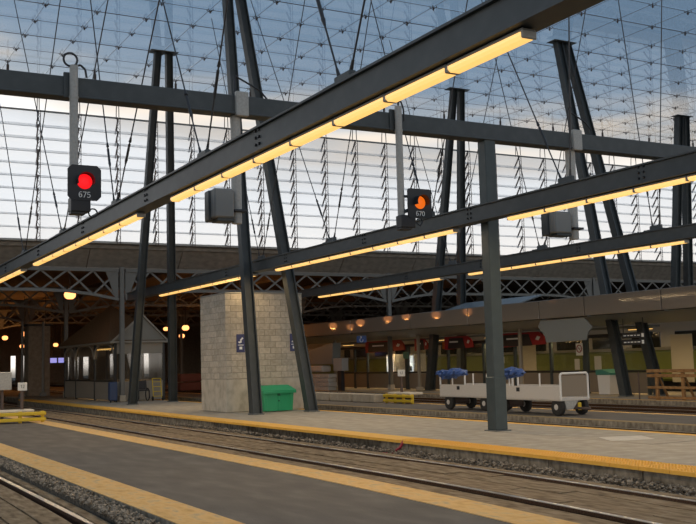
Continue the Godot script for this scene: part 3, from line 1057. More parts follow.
func signal_front(called_at: Vector3, label: String, number: String, lens_m: Material, octagon: bool, head_x: float, low: float) -> void:
	# called_at: where the pole meets the cross beam
	var t := thing("railway_signal", label, "signal", Vector3(called_at.x, 0, called_at.z))
	var st := mb()
	tube(st, Vector3(0, low, 0), Vector3(0, called_at.y, 0), .075, -1, 14)
	tube(st, Vector3(0, 6.32, 0), Vector3(0, 6.36, 0), .085, -1, 14)
	part(t, "pole", st, M.galv)
	st = mb()
	cbox(st, Vector3(-.06, 6.58, -.1), Vector3(.2, .46, .06), .01)
	part(t, "clamp", st, M.steel)
	st = mb()
	var poly := PackedVector2Array()
	var hw := .29; var hh := .31; var ch := .07 if octagon else .06
	for c in [[1, 1], [-1, 1], [-1, -1], [1, -1]]:
		if octagon:
			var a := Vector2(c[0] * hw, c[1] * (hh - ch)); var b := Vector2(c[0] * (hw - ch), c[1] * hh)
			poly.append_array([a, b] if c[0] * c[1] > 0 else [b, a])
		else:
			for i in 5:
				var ang := atan2(c[1], c[0]) - PI / 4 + PI / 2 * i / 4.0
				poly.append(Vector2(c[0] * (hw - ch), c[1] * (hh - ch)) + Vector2(cos(ang), sin(ang)) * ch)
	var hy := 4.8
	prism(st, poly, Vector3(head_x, hy, .13), Basis.IDENTITY, .03)
	part(t, "head_plate", st, M.black)
	var turn := Basis(Vector3.RIGHT, PI / 2)
	st = mb()
	lathe(st, Vector3(head_x, hy + .02, .16), [[.135, 0.0], [.12, .02], [.06, .035], [0.0, .04]], 20, turn)
	part(t, "lens", st, lens_m)
	st = mb()   # hood over the lens
	for i in 16:
		var a0 := -PI * .12 + PI * 1.24 * i / 16
		var a1 := -PI * .12 + PI * 1.24 * (i + 1) / 16
		var p0 := Vector3(cos(a0) * .145, sin(a0) * .145, 0) + Vector3(head_x, hy + .02, .16)
		var p1 := Vector3(cos(a1) * .145, sin(a1) * .145, 0) + Vector3(head_x, hy + .02, .16)
		var dep := .16
		quad(st, p0, p1, p1 + Vector3(0, 0, dep), p0 + Vector3(0, 0, dep))
	part(t, "hood", st, M.black)
	text3(t, number, Vector3(head_x, hy - .215, .165), .0042, M.sign_text)
	st = mb()
	var bx := head_x - .06 if octagon else -.02 + .1
	cbox(st, Vector3(bx, 4.42, .03), Vector3(.34, .26, .24), .015)
	cbox(st, Vector3(bx - .04, 4.27, .03), Vector3(.26, .05, .2), .01)
	part(t, "control_box", st, M.black)
	st = mb()
	tube(st, Vector3(0, 4.62, .03), Vector3(head_x, 4.72, .1), .04, -1, 8)
	tube(st, Vector3(0, 4.95, .03), Vector3(head_x - .1, 4.95, .12), .03, -1, 8)
	part(t, "mounting_arm", st, M.steel)
	st = mb()   # cable loops
	if octagon:
		ring(st, Vector3(bx + .22, 4.28, .1), Basis.IDENTITY, .075, .014)
		ring(st, Vector3(-.06, called_at.y + .1, 0), Basis.IDENTITY, .12, .02)
		chain(st, [Vector3(.03, called_at.y, 0), Vector3(.12, called_at.y + .02, 0), Vector3(.2, called_at.y - .05, 0), Vector3(.22, called_at.y - .2, .02)], .02)
	else:
		chain(st, [Vector3(0, called_at.y, 0), Vector3(.02, called_at.y + .12, 0), Vector3(.08, called_at.y + .1, 0), Vector3(.13, called_at.y - .05, 0), Vector3(.14, called_at.y - .3, 0)], .018)
		chain(st, [Vector3(.3, 4.4, .1), Vector3(.36, 4.33, .14), Vector3(.42, 4.42, .14), Vector3(.4, 4.5, .12)], .014)
	part(t, "cable", st, M.black)

func signal_back(at: Vector3, label: String, r: float, off: Vector3, size: Vector3) -> void:
	var t := thing("railway_signal", label, "signal", Vector3(at.x, 0, at.z))
	var st := mb()
	tube(st, Vector3(0, 4.26, 0), Vector3(0, at.y, 0), r, -1, 14)
	part(t, "pole", st, M.galv)
	st = mb()
	cbox(st, off, size, .03)
	part(t, "housing", st, M.box_grey)
	st = mb()
	cbox(st, off + Vector3(-size.x * .42, -.03, -.12), Vector3(size.x * .35, size.y * 1.05, size.z * .6), .02)
	cbox(st, off + Vector3(.05, -size.y * .5 - .03, 0), Vector3(size.x * .9, .07, size.z * .8), .015)
	part(t, "head_plate", st, M.steel)
	st = mb()
	for y in [-.05, .05]: cbox(st, Vector3((off.x + size.x * .5) * .5, off.y + y - .12, 0), Vector3(absf(off.x) - size.x * .5 + .12, .03, .1), .008)
	cbox(st, Vector3(.02, off.y - .12, .02), Vector3(r * 2.6, .05, r * 2.6), .01)
	part(t, "mounting_arm", st, M.black)
	st = mb()
	cbox(st, Vector3(.06, 6.57, .19), Vector3(.26, .48, .1), .012)
	part(t, "clamp_plate", st, M.galv)
	st = mb()
	chain(st, [Vector3(-.04, at.y + .3, .05), Vector3(0, at.y + .72, .0), Vector3(.2, at.y + .66, -.05), Vector3(.55, at.y + .5, -.05), Vector3(.72, at.y + .3, -.02)], .018)
	part(t, "cable", st, M.black)

func build_signals() -> void:
	signal_front(Vector3(4.17, 6.92, -17.46), "black signal numbered 675 showing red, hung on a grey pole", "675", M.red_glow, true, .15, 4.3)
	signal_front(Vector3(10.9, 6.86, -17.46), "black signal numbered 670 showing amber, hung on a grey pole", "670", M.amber_glow, false, .36, 4.3)
	signal_back(Vector3(7.34, 6.45, -17.72), "grey signal box seen from behind, on a thick pole by the leaning roof leg", .1, Vector3(-.33, 4.62, 0), Vector3(.4, .56, .4))
	signal_back(Vector3(15.76, 6.6, -17.72), "grey signal box seen from behind, hung between the two farther lit beams", .115, Vector3(-.47, 4.62, 0), Vector3(.5, .5, .4))

# ------------------------------------------------------------------ kiosk in the shed mouth
func build_kiosk() -> void:
	var t := thing("platform_kiosk", "glazed waiting kiosk with a brown pyramid roof and a small front gable", "kiosk", Vector3(12.85, 0, -45.95))
	var W := 2.4; var D := 10.0
	var st := mb()
	var posts := [0.0, -3.6, -7.4, -9.9]
	for z in posts:
		for x in [.05, W - .05]:
			st = mb()
			cbox(st, Vector3(x, 1.37, z - .05), Vector3(.12, 2.74, .12), .015)
			part(t, "post", st, M.kiosk_dark)
	for i in 3:   # bays of the long side
		var za: float = posts[i] - .1
		var zb: float = posts[i + 1]
		st = mb()
		box2(st, Vector3(.02, .05, zb), Vector3(.08, .92, za))
		part(t, "lower_panel", st, M.kiosk)
		st = mb()
		cbox(st, Vector3(.04, .95, (za + zb) / 2), Vector3(.12, .07, absf(za - zb)), .01)
		part(t, "sill", st, M.kiosk_dark)
		st = mb()
		box2(st, Vector3(.045, .98, zb), Vector3(.055, 2.7, za))
		part(t, "glass_pane", st, M.kiosk_glass)
		st = mb()
		var pts := []
		for k in 9:
			var a := PI / 2 * k / 8.0
			pts.append(Vector3(.0, 2.0 + .68 * sin(a), za - 1.1 + 1.1 * cos(a)))
		chain(st, pts, .05, 6)
		part(t, "arched_brace", st, M.kiosk)
		st = mb()
		pts = []
		for k in 9:
			var a := PI / 2 * k / 8.0
			pts.append(Vector3(.0, 2.0 + .68 * sin(a), zb + 1.1 - 1.1 * cos(a)))
		chain(st, pts, .05, 6)
		part(t, "arched_brace", st, M.kiosk)
	st = mb()   # front end
	box2(st, Vector3(.1, .05, -.06), Vector3(W - .1, .92, 0))
	part(t, "lower_panel", st, M.kiosk)
	st = mb()
	box2(st, Vector3(.1, .98, -.04), Vector3(W - .1, 2.2, -.03))
	part(t, "glass_pane", st, M.kiosk_glass)
	st = mb()
	box2(st, Vector3(.1, 2.2, -.08), Vector3(W - .1, 2.75, .0))
	part(t, "fascia", st, M.kiosk)
	st = mb()
	prism(st, PackedVector2Array([Vector2(-.12, 2.78), Vector2(W + .12, 2.78), Vector2(W / 2 + .1, 3.95)]), Vector3(0, 0, -.3), Basis.IDENTITY, .32)
	part(t, "gable", st, M.gable)
	st = mb()
	bar(st, Vector3(-.2, 2.72, .05), Vector3(W / 2 + .1, 4.02, .05), .12, .07)
	bar(st, Vector3(W + .2, 2.72, .05), Vector3(W / 2 + .1, 4.02, .05), .12, .07)
	part(t, "gable_trim", st, M.kiosk)
	st = mb()
	cbox(st, Vector3(W / 2, 2.74, -D / 2), Vector3(W + .5, .1, D + .3), .02)
	part(t, "eave", st, M.kiosk)
	st = mb()
	var apex := Vector3(W / 2 - .1, 4.75, -4.6)
	var c := [Vector3(-.3, 2.8, .1), Vector3(W + .3, 2.8, .1), Vector3(W + .3, 2.8, -D - .2), Vector3(-.3, 2.8, -D - .2)]
	for i in 4: tri(st, c[i], c[(i + 1) % 4], apex)
	quad(st, c[3], c[2], c[1], c[0])
	part(t, "roof", st, M.roof_brown)
	st = mb()
	box2(st, Vector3(W - .1, .05, -D), Vector3(W - .02, .95, -.2))
	part(t, "back_panel", st, M.kiosk)
	st = mb()
	box2(st, Vector3(W - .065, .96, -D), Vector3(W - .055, 2.68, -.2))
	part(t, "glass_pane", st, M.kiosk_glass)
	st = mb()
	box2(st, Vector3(.1, 2.2, -D), Vector3(W - .1, 2.75, -D + .06))
	part(t, "fascia", st, M.kiosk)
	var l := thing("kiosk_strip_light", "lit yellow tube lamp inside the glazed kiosk", "light", Vector3(13.6, 2.5, -50.6))
	st = mb()
	cbox(st, Vector3.ZERO, Vector3(.1, .06, 3.6), .02)
	part(l, "lamp_tube", st, M.tube_glow)
	st = mb()
	cbox(st, Vector3(0, .11, 0), Vector3(.14, .15, 3.7), .02)
	part(l, "housing", st, M.kiosk)
	var o := AreaLight3D.new()
	o.name = "tube_light"
	o.area_size = Vector2(.1, 3.6)
	o.light_color = Color(1, .85, .6)
	o.light_energy = 3.0
	o.area_range = 20.0
	o.shadow_enabled = true
	o.rotation.x = -PI / 2
	o.position.y = -.06
	l.add_child(o)

# ------------------------------------------------------------------ far platform: shelters, canopy, coach
func build_far_platform() -> void:
	var X := 28.8
	var t := thing("platform_shelter", "long glazed platform shelter with tan lower panels under the canopy", "shelter", Vector3(X, 0, 0))
	var posts := [-54.3, -51.8, -50.3, -46.0, -42.1, -39.1, -36.7, -34.2, -32.0, -28.5]
	for i in posts.size():
		var st := mb()
		var w := .3 if posts[i] == -32.0 or posts[i] == -46.0 else .14
		cbox(st, Vector3(0, 1.2, posts[i]), Vector3(.14, 2.4, w), .015)
		part(t, "post", st, M.steel_green)
	for i in posts.size() - 1:
		var za: float = posts[i] + .08
		var zb: float = posts[i + 1] - .08
		var st := mb()
		box2(st, Vector3(-.02, .04, za), Vector3(.04, .84, zb))
		part(t, "lower_panel", st, M.panel_brown)
		st = mb()
		cbox(st, Vector3(0, .9, (za + zb) / 2), Vector3(.1, .1, zb - za), .01)
		part(t, "sill", st, M.kiosk_dark)
		st = mb()
		box2(st, Vector3(-.005, .95, za), Vector3(.005, 2.28, zb))
		part(t, "glass_pane", st, M.window)
	var st := mb()
	cbox(st, Vector3(0, 2.34, -41.4), Vector3(.2, .14, 26.2), .015)
	part(t, "head_beam", st, M.kiosk_dark)
	st = mb()
	box2(st, Vector3(-.1, 2.6, -54.5), Vector3(.5, 2.68, -28.3))
	part(t, "roof", st, M.canopy_grey)
	# red name boards under the canopy
	for r in [[-37.4, -34.05, "red and black curved board beside the grey entrance hood"], [-49.8, -45.6, "long red and black curved board behind the hanging blue sign"], [-44.6, -43.3, "short red and black board behind the slim canopy post"], [-41.8, -39.4, "red and black curved board behind the farther baggage cart"]]:
		var b := thing("red_board", r[2], "sign", Vector3(X - .35, -.1, 0), 0, "red boards above the shelter")
		st = mb()
		var L: float = r[1] - r[0]
		var poly := PackedVector2Array([Vector2(0, 2.12)])
		for k in 8:
			var a := PI / 2 * k / 7.0
			poly.append(Vector2(L - .55 + .55 * cos(a), 2.2 + .55 * sin(a)))
		poly.append(Vector2(0, 2.75))
		prism(st, poly, Vector3(0, 0, r[0]), Basis(Vector3(0, 0, 1), Vector3.UP, Vector3(-1, 0, 0)), .06)
		part(b, "board", st, M.red)
		for bz in [.5, L - .6]:
			st = mb()
			bar(st, Vector3(0, 2.44, r[0] + bz), Vector3(.25, 2.44, r[0] + bz), .05, .04)
			part(b, "bracket", st, M.black)
		st = mb()
		prism(st, PackedVector2Array([Vector2(.3, 2.16), Vector2(L * .74, 2.16), Vector2(L * .66, 2.68), Vector2(.42, 2.68)]), Vector3(-.06, 0, r[0]), Basis(Vector3(0, 0, 1), Vector3.UP, Vector3(-1, 0, 0)), .02)
		part(b, "dark_panel", st, M.black)
		st = mb()
		prism(st, PackedVector2Array([Vector2(L * .2, 2.46), Vector2(L * .5, 2.46), Vector2(L * .5, 2.53), Vector2(L * .2, 2.53)]), Vector3(-.085, 0, r[0]), Basis(Vector3(0, 0, 1), Vector3.UP, Vector3(-1, 0, 0)), .01)
		part(b, "white_stripe", st, M.paper)
		st = mb()
		prism(st, PackedVector2Array([Vector2(L * .80, 2.42), Vector2(L * .86, 2.38), Vector2(L * .90, 2.52), Vector2(L * .84, 2.57)]), Vector3(-.065, 0, r[0]), Basis(Vector3(0, 0, 1), Vector3.UP, Vector3(-1, 0, 0)), .01)
		part(b, "white_patch", st, M.paper)
	# entrance hood
	st = mb()
	var hp := PackedVector2Array()
	for p in [[-31.05, 2.97], [-28.55, 2.97], [-28.1, 2.6], [-28.36, 2.42], [-28.47, 2.14], [-30.74, 2.1], [-30.84, 2.42], [-31.2, 2.73]]: hp.append(Vector2(p[0], p[1]))
	prism(st, hp, Vector3(25.72, 0, 0), Basis(Vector3(0, 0, 1), Vector3.UP, Vector3(-1, 0, 0)), .05)
	solo("entrance_hood", st, M.canopy_grey, "plain grey hood panel with cut corners over the shelter door", "hood")
	# canopy with its glossy front band
	var c := thing("platform_canopy", "long canopy with a glossy brown front band reflecting lamps", "canopy", Vector3(25.6, 0, 0))
	var zs := [-62.0, -57.0, -52.0, -46.4, -40.5, -35.8, -31.0, -28.4, -24.6, -20.0, -15.0]
	for i in zs.size() - 1:
		st = mb()
		cbox(st, Vector3(0, 3.39, (zs[i] + zs[i + 1]) / 2), Vector3(.05, .72, zs[i + 1] - zs[i] - .04), .012)
		part(c, "front_panel", st, M.canopy_band)
		st = mb()
		cbox(st, Vector3(.05, 3.36, zs[i + 1]), Vector3(.08, .7, .06), .008)
		part(c, "joint_post", st, M.kiosk_dark)
		st = mb()
		var za: float = zs[i] + .03
		var zb: float = zs[i + 1] - .03
		var u := [Vector3(.03, 3.0, za), Vector3(.03, 3.0, zb), Vector3(3.1, 2.72, zb), Vector3(3.1, 2.72, za)]
		var up := Vector3(0, .04, 0)
		quad(st, u[0], u[3], u[2], u[1]); quad(st, u[0] + up, u[1] + up, u[2] + up, u[3] + up)
		part(c, "soffit_panel", st, M.canopy_pale)
	st = mb()
	box2(st, Vector3(.04, 3.66, -62), Vector3(6, 3.73, -15))
	part(c, "roof", st, M.canopy_grey)
	st = mb()
	var ra := [Vector3(.3, 3.74, -38), Vector3(.3, 3.74, -32.6), Vector3(1.5, 4.08, -32.6), Vector3(1.5, 4.08, -38)]
	var rt := Vector3(0, .05, 0)
	quad(st, ra[0] + rt, ra[1] + rt, ra[2] + rt, ra[3] + rt); quad(st, ra[3], ra[2], ra[1], ra[0])
	quad(st, ra[0], ra[1], ra[1] + rt, ra[0] + rt); quad(st, ra[1], ra[2], ra[2] + rt, ra[1] + rt); quad(st, ra[2], ra[3], ra[3] + rt, ra[2] + rt); quad(st, ra[3], ra[0], ra[0] + rt, ra[3] + rt)
	part(c, "roof_light", st, M.canopy_blue)
	for z in [-43.0, -52.0, -34.8]:
		var cp := thing("canopy_post", "slim round post holding up the long platform canopy", "post", Vector3(27.6, 0, z), 0, "posts of the long canopy")
		st = mb()
		tube(st, Vector3.ZERO, Vector3(0, 2.8, 0), .09, -1, 12)
		part(cp, "shaft", st, M.kiosk)
		st = mb()
		cbox(st, Vector3(0, .1, 0), Vector3(.3, .2, .3), .02)
		part(cp, "foot", st, M.concrete)
	# passenger coach standing behind the shelter
	var k := thing("passenger_coach", "green and white railway coach standing behind the glazed shelter", "train", Vector3(32.2, 0, 0))
	st = mb()
	cbox(st, Vector3(1.5, 2.6, -40), Vector3(2.9, 1.8, 52), .15)
	part(k, "body", st, M.coach_white)
	st = mb()
	cbox(st, Vector3(1.5, 1.05, -40), Vector3(2.96, 1.3, 52), .08)
	part(k, "lower_body", st, M.coach_green)
	for i in 20:
		st = mb()
		cbox(st, Vector3(.04, 2.15, -64.5 + i * 2.5), Vector3(.04, .65, 1.7), .02)
		part(k, "window", st, M.coach_glass)
	for i in 5:
		st = mb()
		cbox(st, Vector3(.03, 1.35, -60.0 + i * 10), Vector3(.05, 2.0, 1.2), .02)
		part(k, "door", st, M.poster)
	st = mb()
	box2(st, Vector3(.4, -.2, -65), Vector3(2.6, .42, -15))
	part(k, "underframe", st, M.black)

# ------------------------------------------------------------------ baggage carts
func cart(at: Vector3, label: String, L: float, near_end: bool, tarp_z: float) -> void:
	var t := thing("baggage_cart", label, "cart", at, 0, "baggage carts")
	var W := 1.0
	var st := mb()
	cbox(st, Vector3(W / 2, .43, -L / 2), Vector3(W, .08, L), .012)
	part(t, "deck", st, M.white_worn)
	for x in [0.0, W]:
		st = mb()
		cbox(st, Vector3(x, .6, -L / 2), Vector3(.03, .36, L - .06), .008)
		part(t, "side_board", st, M.white_worn)
	st = mb()
	cbox(st, Vector3(-.02, .68, -L * .58), Vector3(.015, .11, .14), .004)
	part(t, "number_plate", st, M.black)
	for e in 2:
		var z := -.02 if e == 0 else -L + .02
		st = mb()
		chain(st, [Vector3(.03, .43, z), Vector3(.03, 1.06, z), Vector3(.07, 1.11, z), Vector3(W - .07, 1.11, z), Vector3(W - .03, 1.06, z), Vector3(W - .03, .43, z)], .03, 8)
		part(t, "end_frame", st, M.white)
		if e == 0 and near_end:
			st = mb()
			cbox(st, Vector3(W / 2, .78, z - .01), Vector3(W - .1, .55, .02), .006)
			part(t, "end_panel", st, M.panel_brown)
	for z in [-L * .72, -L * .28]:
		st = mb()
		tube(st, Vector3(.02, .62, z), Vector3(.02, 1.12, z), .022, -1, 6)
		part(t, "stanchion", st, M.white)
	for z in [-.22, -L + .42]:
		for x in [.1, W - .1]:
			var y := .23
			st = mb()
			var bs := Basis(Vector3(0, 0, 1), PI / 2)
			lathe(st, Vector3(x, y, z), [[0.0, -.07], [.14, -.075], [.22, -.06], [.23, -.03], [.23, .03], [.22, .06], [.14, .075], [0.0, .07]], 18, bs)
			var w := part(t, "wheel", st, M.rubber)
			st = mb()
			lathe(st, Vector3(x, y, z), [[0.0, -.085], [.075, -.082], [.08, -.06], [.08, .06], [.075, .082], [0.0, .085]], 12, bs)
			part(w, "hub", st, M.white_worn)
		st = mb()
		tube(st, Vector3(.1, .2, z), Vector3(W - .1, .2, z), .03, -1, 8)
		cbox(st, Vector3(W / 2, .31, z), Vector3(.6, .18, .12), .02)
		part(t, "axle", st, M.rust_rod)
	st = mb()
	cbox(st, Vector3(W / 2, .2, .25), Vector3(.08, .06, .6), .01)
	part(t, "drawbar", st, M.rust_rod)
	if near_end:
		st = mb()
		prism(st, PackedVector2Array([Vector2(.15, .4), Vector2(.62, .4), Vector2(.42, .16), Vector2(.2, .16)]), Vector3(0, 0, -.06), Basis.IDENTITY, .05)
		part(t, "tow_plate", st, M.galv)
		st = mb()
		cbox(st, Vector3(.62, .24, .02), Vector3(.1, .2, .06), .015)
		part(t, "hitch", st, M.yellow)
	tarp(at + Vector3(.02, 1.12, tarp_z), "crumpled blue tarpaulin thrown over the rail of the " + ("cart with the framed end panel" if near_end else "cart half hidden by the square column"))

func tarp(at: Vector3, label: String) -> void:
	var n := FastNoiseLite.new()
	n.seed = int(at.z * -10); n.frequency = 1.6
	var st := mb()
	var U := 26; var V := 14
	var g := []
	for i in U + 1:
		var row := []
		for j in V:
			var s := float(i) / U
			var a := TAU * j / V
			var r := (.075 + .055 * sin(s * PI)) * (1.0 + 1.1 * n.get_noise_3d(i * .5, cos(a) * 1.2, sin(a) * 1.2))
			if i == 0 or i == U: r = .02
			row.append(Vector3(cos(a) * r * 1.9 + .03, sin(a) * r + .03 * sin(s * 7.0) + .0, -s * 1.35))
		g.append(row)
	for i in U:
		for j in V:
			var k := (j + 1) % V
			quad(st, g[i][j], g[i][k], g[i + 1][k], g[i + 1][j])
	solo("blue_tarpaulin", st, M.tarp, label, "tarpaulin", at)

func build_carts() -> void:
	cart(Vector3(17.55, 0, -20.55), "white baggage cart with a framed end panel standing beside the square column", 3.0, true, -1.6)
	cart(Vector3(17.85, 0, -24.15), "white baggage cart with blue tarpaulin half hidden by the square column", 2.5, false, -1.2)

# ------------------------------------------------------------------ small things
func yellow_barrier(at: Vector3, turn: float, L: float, label: String) -> void:
	var t := thing("yellow_barrier", label, "barrier", at, turn)
	var st := mb()
	for y in [.1, .27]:
		st = mb()
		cbox(st, Vector3(0, y, 0), Vector3(L, .1, .1), .015)
		part(t, "rail", st, M.yellow)
	for x in [-L * .46, -L * .15, L * .15, L * .46]:
		st = mb()
		cbox(st, Vector3(x, .17, -.07), Vector3(.1, .34, .08), .012)
		part(t, "leg", st, M.yellow)
	st = mb()
	cbox(st, Vector3(-.1, .35, -.4), Vector3(L * .8, .09, .6), .03)
	part(t, "slab", st, M.concrete_pale)

func marker_sign(at: Vector3, turn: float, txt: String, label: String, h: float) -> void:
	var t := thing("marker_sign", label, "sign", at, turn)
	var st := mb()
	tube(st, Vector3(0, 0, 0), Vector3(0, h, 0), .05, -1, 8)
	part(t, "post", st, M.rust_rod)
	st = mb()
	cbox(st, Vector3(0, h, .06), Vector3(.27, .24, .02), .008)
	part(t, "plate", st, M.paper)
	text3(t, txt, Vector3(0, h, .075), .0038, M.black)

func build_small_things() -> void:
	yellow_barrier(Vector3(5.55, 0, -31.1), 0.0, 2.1, "low yellow barrier across the near asphalt platform below a grey cabinet")
	marker_sign(Vector3(5.95, .40, -31.35), 0.0, "12", "small white number plate on a post behind the low yellow barrier beside the cabinet", .68)
	var t := thing("grey_cabinet", "grey electrical cabinet on two legs beside the near yellow barrier", "cabinet", Vector3(5.4, 0, -32.2))
	var st := mb()
	cbox(st, Vector3(0, 1.25, 0), Vector3(.75, .55, .35), .02)
	part(t, "body", st, M.galv)
	for x in [-.2, .12]:
		st = mb()
		tube(st, Vector3(x, 0, 0), Vector3(x, 1.0, 0), .05, -1, 8)
		part(t, "leg", st, M.rust_rod)
	yellow_barrier(Vector3(19.25, 0, -31.5), -PI / 2 + .02, 1.9, "low yellow barrier on the platform beyond the baggage carts")
	marker_sign(Vector3(19.5, .40, -31.6), -.5, "12", "small white number plate on a post by the farther yellow barrier", .7)
	# service unit at the far platform's edge
	t = thing("service_unit", "pale block plinth with basin under a sloping grey hood", "service unit", Vector3(25.8, 0, -50.1))
	for r in 4:
		for k in 5:
			st = mb()
			cbox(st, Vector3(0, .12 + r * .23, -1.2 + k * .5 + (.12 if r % 2 else 0.0)), Vector3(.5, .215, .47), .02)
			part(t, "block", st, M.pallet_white)
	st = mb()
	cbox(st, Vector3(.0, 1.2, -.4), Vector3(.6, .36, 1.7), .08)
	part(t, "basin", st, M.white_worn)
	st = mb()
	prism(st, PackedVector2Array([Vector2(-1.7, 1.45), Vector2(1.5, 1.45), Vector2(1.6, 2.6), Vector2(-1.5, 2.25)]), Vector3(.3, 0, 0), Basis(Vector3(0, 0, 1), Vector3.UP, Vector3(-1, 0, 0)), .5)
	part(t, "hood", st, M.canopy_grey)
	st = mb()
	cbox(st, Vector3(0, 1.42, 2.1), Vector3(.4, .68, 1.0), .02)
	part(t, "cabinet", st, M.galv)
	st = mb()
	box2(st, Vector3(-.1, 0, 1.9), Vector3(.1, 1.08, 2.3))
	part(t, "pedestal", st, M.black)
	# hanging blue accessibility sign
	t = thing("hanging_sign", "small blue sign hanging below the canopy band", "sign", Vector3(25.95, 2.72, -45.9), -PI / 2 + .5)
	st = mb()
	cbox(st, Vector3.ZERO, Vector3(.6, .36, .03), .01)
	part(t, "plate", st, plain(lin(.05, .13, .42), .5))
	st = mb()
	ring(st, Vector3(0, -.05, .02), Basis.IDENTITY, .1, .02, 14, 5, PI * .7, PI * 2.1)
	cbox(st, Vector3(-.02, .1, .02), Vector3(.07, .12, .012), .004)
	part(t, "pictogram", st, M.sign_text)
	st = mb()
	tube(st, Vector3(0, .18, 0), Vector3(0, .23, 0), .012, -1, 5)
	part(t, "hanger", st, M.black)
	# wayfinding sign by the leaning column
	t = thing("wayfinding_sign", "dark wayfinding sign with pale symbols hung between the leaning legs", "sign", Vector3(26.5, 2.12, -26.9), -PI / 2)
	for r in 2:
		st = mb()
		cbox(st, Vector3(0, .12 - r * .24, 0), Vector3(1.15, .2, .05), .012)
		part(t, "panel", st, M.black)
		st = mb()
		for i in 5: box(st, Vector3(-.4 + i * .17, .12 - r * .24, .028), Vector3(.09 if i % 2 else .13, .035, .004))
		box(st, Vector3(.48, .12 - r * .24, .028), Vector3(.11, .13, .004))
		part(t, "symbols", st, M.sign_text)
	st = mb()
	for x in [-.5, .5]: tube(st, Vector3(x, .2, 0), Vector3(x, .75, 0), .015, -1, 5)
	part(t, "hanger", st, M.black)
	# no smoking notice and posters on the shelter glass
	t = thing("no_smoking_sign", "white no smoking notice with red ring on the shelter glass", "sign", Vector3(28.68, 1.82, -32.25), -PI / 2)
	st = mb()
	cbox(st, Vector3.ZERO, Vector3(.42, .5, .015), .004)
	part(t, "plate", st, M.paper)
	st = mb()
	ring(st, Vector3(0, .03, .01), Basis.IDENTITY, .15, .022, 20, 5)
	bar(st, Vector3(-.1, .13, .012), Vector3(.1, -.07, .012), .03, .012)
	part(t, "red_ring", st, M.red)
	st = mb()
	bar(st, Vector3(-.09, .03, .01), Vector3(.09, .03, .01), .03, .01)
	part(t, "cigarette", st, M.black)
	for p in [[-32.45, 1.2, .3, .45], [-31.2, 1.25, .4, .55], [-38.5, 1.5, .25, .35], [-37.9, 1.35, .22, .3], [-37.5, 1.45, .22, .3]]:
		st = mb()
		cbox(st, Vector3(28.7, p[1], p[0]), Vector3(.012, p[3], p[2]), .003)
		solo("notice", st, M.poster, "plain cream notice stuck on the shelter glass", "notice", Vector3.ZERO, "notices on the shelter glass")
	# bin with teal lid
	t = thing("litter_bin", "white litter bin with teal lid beside the leaning roof column", "bin", Vector3(28.2, 0, -30.05))
	st = mb()
	prism(st, PackedVector2Array([Vector2(-.3, .02), Vector2(.3, .02), Vector2(.36, .8), Vector2(-.36, .8)]), Vector3(-.3, 0, 0), Basis(Vector3(0, 0, 1), Vector3.UP, Vector3(-1, 0, 0)), -.6)
	part(t, "body", st, M.white)
	st = mb()
	prism(st, PackedVector2Array([Vector2(-.4, .78), Vector2(.4, .78), Vector2(.4, .86), Vector2(-.1, 1.0), Vector2(-.4, .98)]), Vector3(-.34, 0, 0), Basis(Vector3(0, 0, 1), Vector3.UP, Vector3(-1, 0, 0)), -.68)
	part(t, "lid", st, M.teal)
	# wooden barricade
	t = thing("wooden_barricade", "rough timber barricade at the edge of the far platform", "fence", Vector3(25.7, 0, -25.2))
	for i in 4:
		st = mb()
		cbox(st, Vector3(0, .5, .1 + i * 1.15), Vector3(.09, 1.0, .12), .01)
		part(t, "post", st, M.wood)
		st = mb()
		bar(st, Vector3(.5, .03, .1 + i * 1.15), Vector3(.05, .85, .1 + i * 1.15), .07, .05)
		part(t, "brace", st, M.wood)
	for y in [.98, .82, .42, .08]:
		st = mb()
		cbox(st, Vector3(-.05, y, 2.0), Vector3(.04, .11 if y > .5 else .09, 4.6), .008)
		part(t, "board", st, M.wood)
	st = mb()
	tube(st, Vector3(25.45, 0, -25.7), Vector3(25.45, .95, -25.7), .025, -1, 8)
	solo("thin_post", st, M.rust_rod, "thin metal post at the platform edge beside the timber barricade", "post")
	# things leaning by the kiosk
	t = thing("hand_truck", "yellow tubular hand truck leaning against the gabled kiosk", "hand truck", Vector3(14.75, 0, -45.6), 0.0)
	for x in [-.2, .2]:
		st = mb()
		tube(st, Vector3(x, .12, .1), Vector3(x, 1.02, -.08), .022, -1, 6)
		part(t, "side_tube", st, M.yellow)
	for y in [.2, .42, .64, .86, 1.02]:
		st = mb()
		tube(st, Vector3(-.2, y, .1 - .2 * (y - .12)), Vector3(.2, y, .1 - .2 * (y - .12)), .018, -1, 6)
		part(t, "rung", st, M.yellow)
	for x in [-.24, .24]:
		st = mb()
		lathe(st, Vector3(x, .1, .1), [[0, -.03], [.1, -.03], [.1, .03], [0, .03]], 12, Basis(Vector3(0, 0, 1), PI / 2))
		part(t, "wheel", st, M.rubber)
	t = thing("wheelchair", "dark folded wheelchair parked before the gabled kiosk", "wheelchair", Vector3(13.98, 0, -45.4))
	for x in [-.25, .25]:
		st = mb()
		ring(st, Vector3(x, .3, 0), Basis(Vector3.UP, PI / 2), .28, .025, 18, 6)
		part(t, "wheel", st, M.rubber)
		st = mb()
		chain(st, [Vector3(x, .12, .35), Vector3(x, .5, .3), Vector3(x, .52, -.15), Vector3(x, .95, -.25), Vector3(x, .95, -.4)], .018)
		part(t, "frame_tube", st, M.black)
	st = mb()
	cbox(st, Vector3(0, .5, .05), Vector3(.46, .05, .42), .02)
	part(t, "seat", st, M.black)
	st = mb()
	cbox(st, Vector3(0, .74, -.2), Vector3(.46, .4, .05), .02)
	part(t, "backrest", st, M.black)
	t = thing("blue_cart", "dark blue upright trolley at the kiosk corner by the leaning leg", "trolley", Vector3(12.62, 0, -45.45))
	st = mb()
	cbox(st, Vector3(0, .5, 0), Vector3(.35, .85, .4), .04)
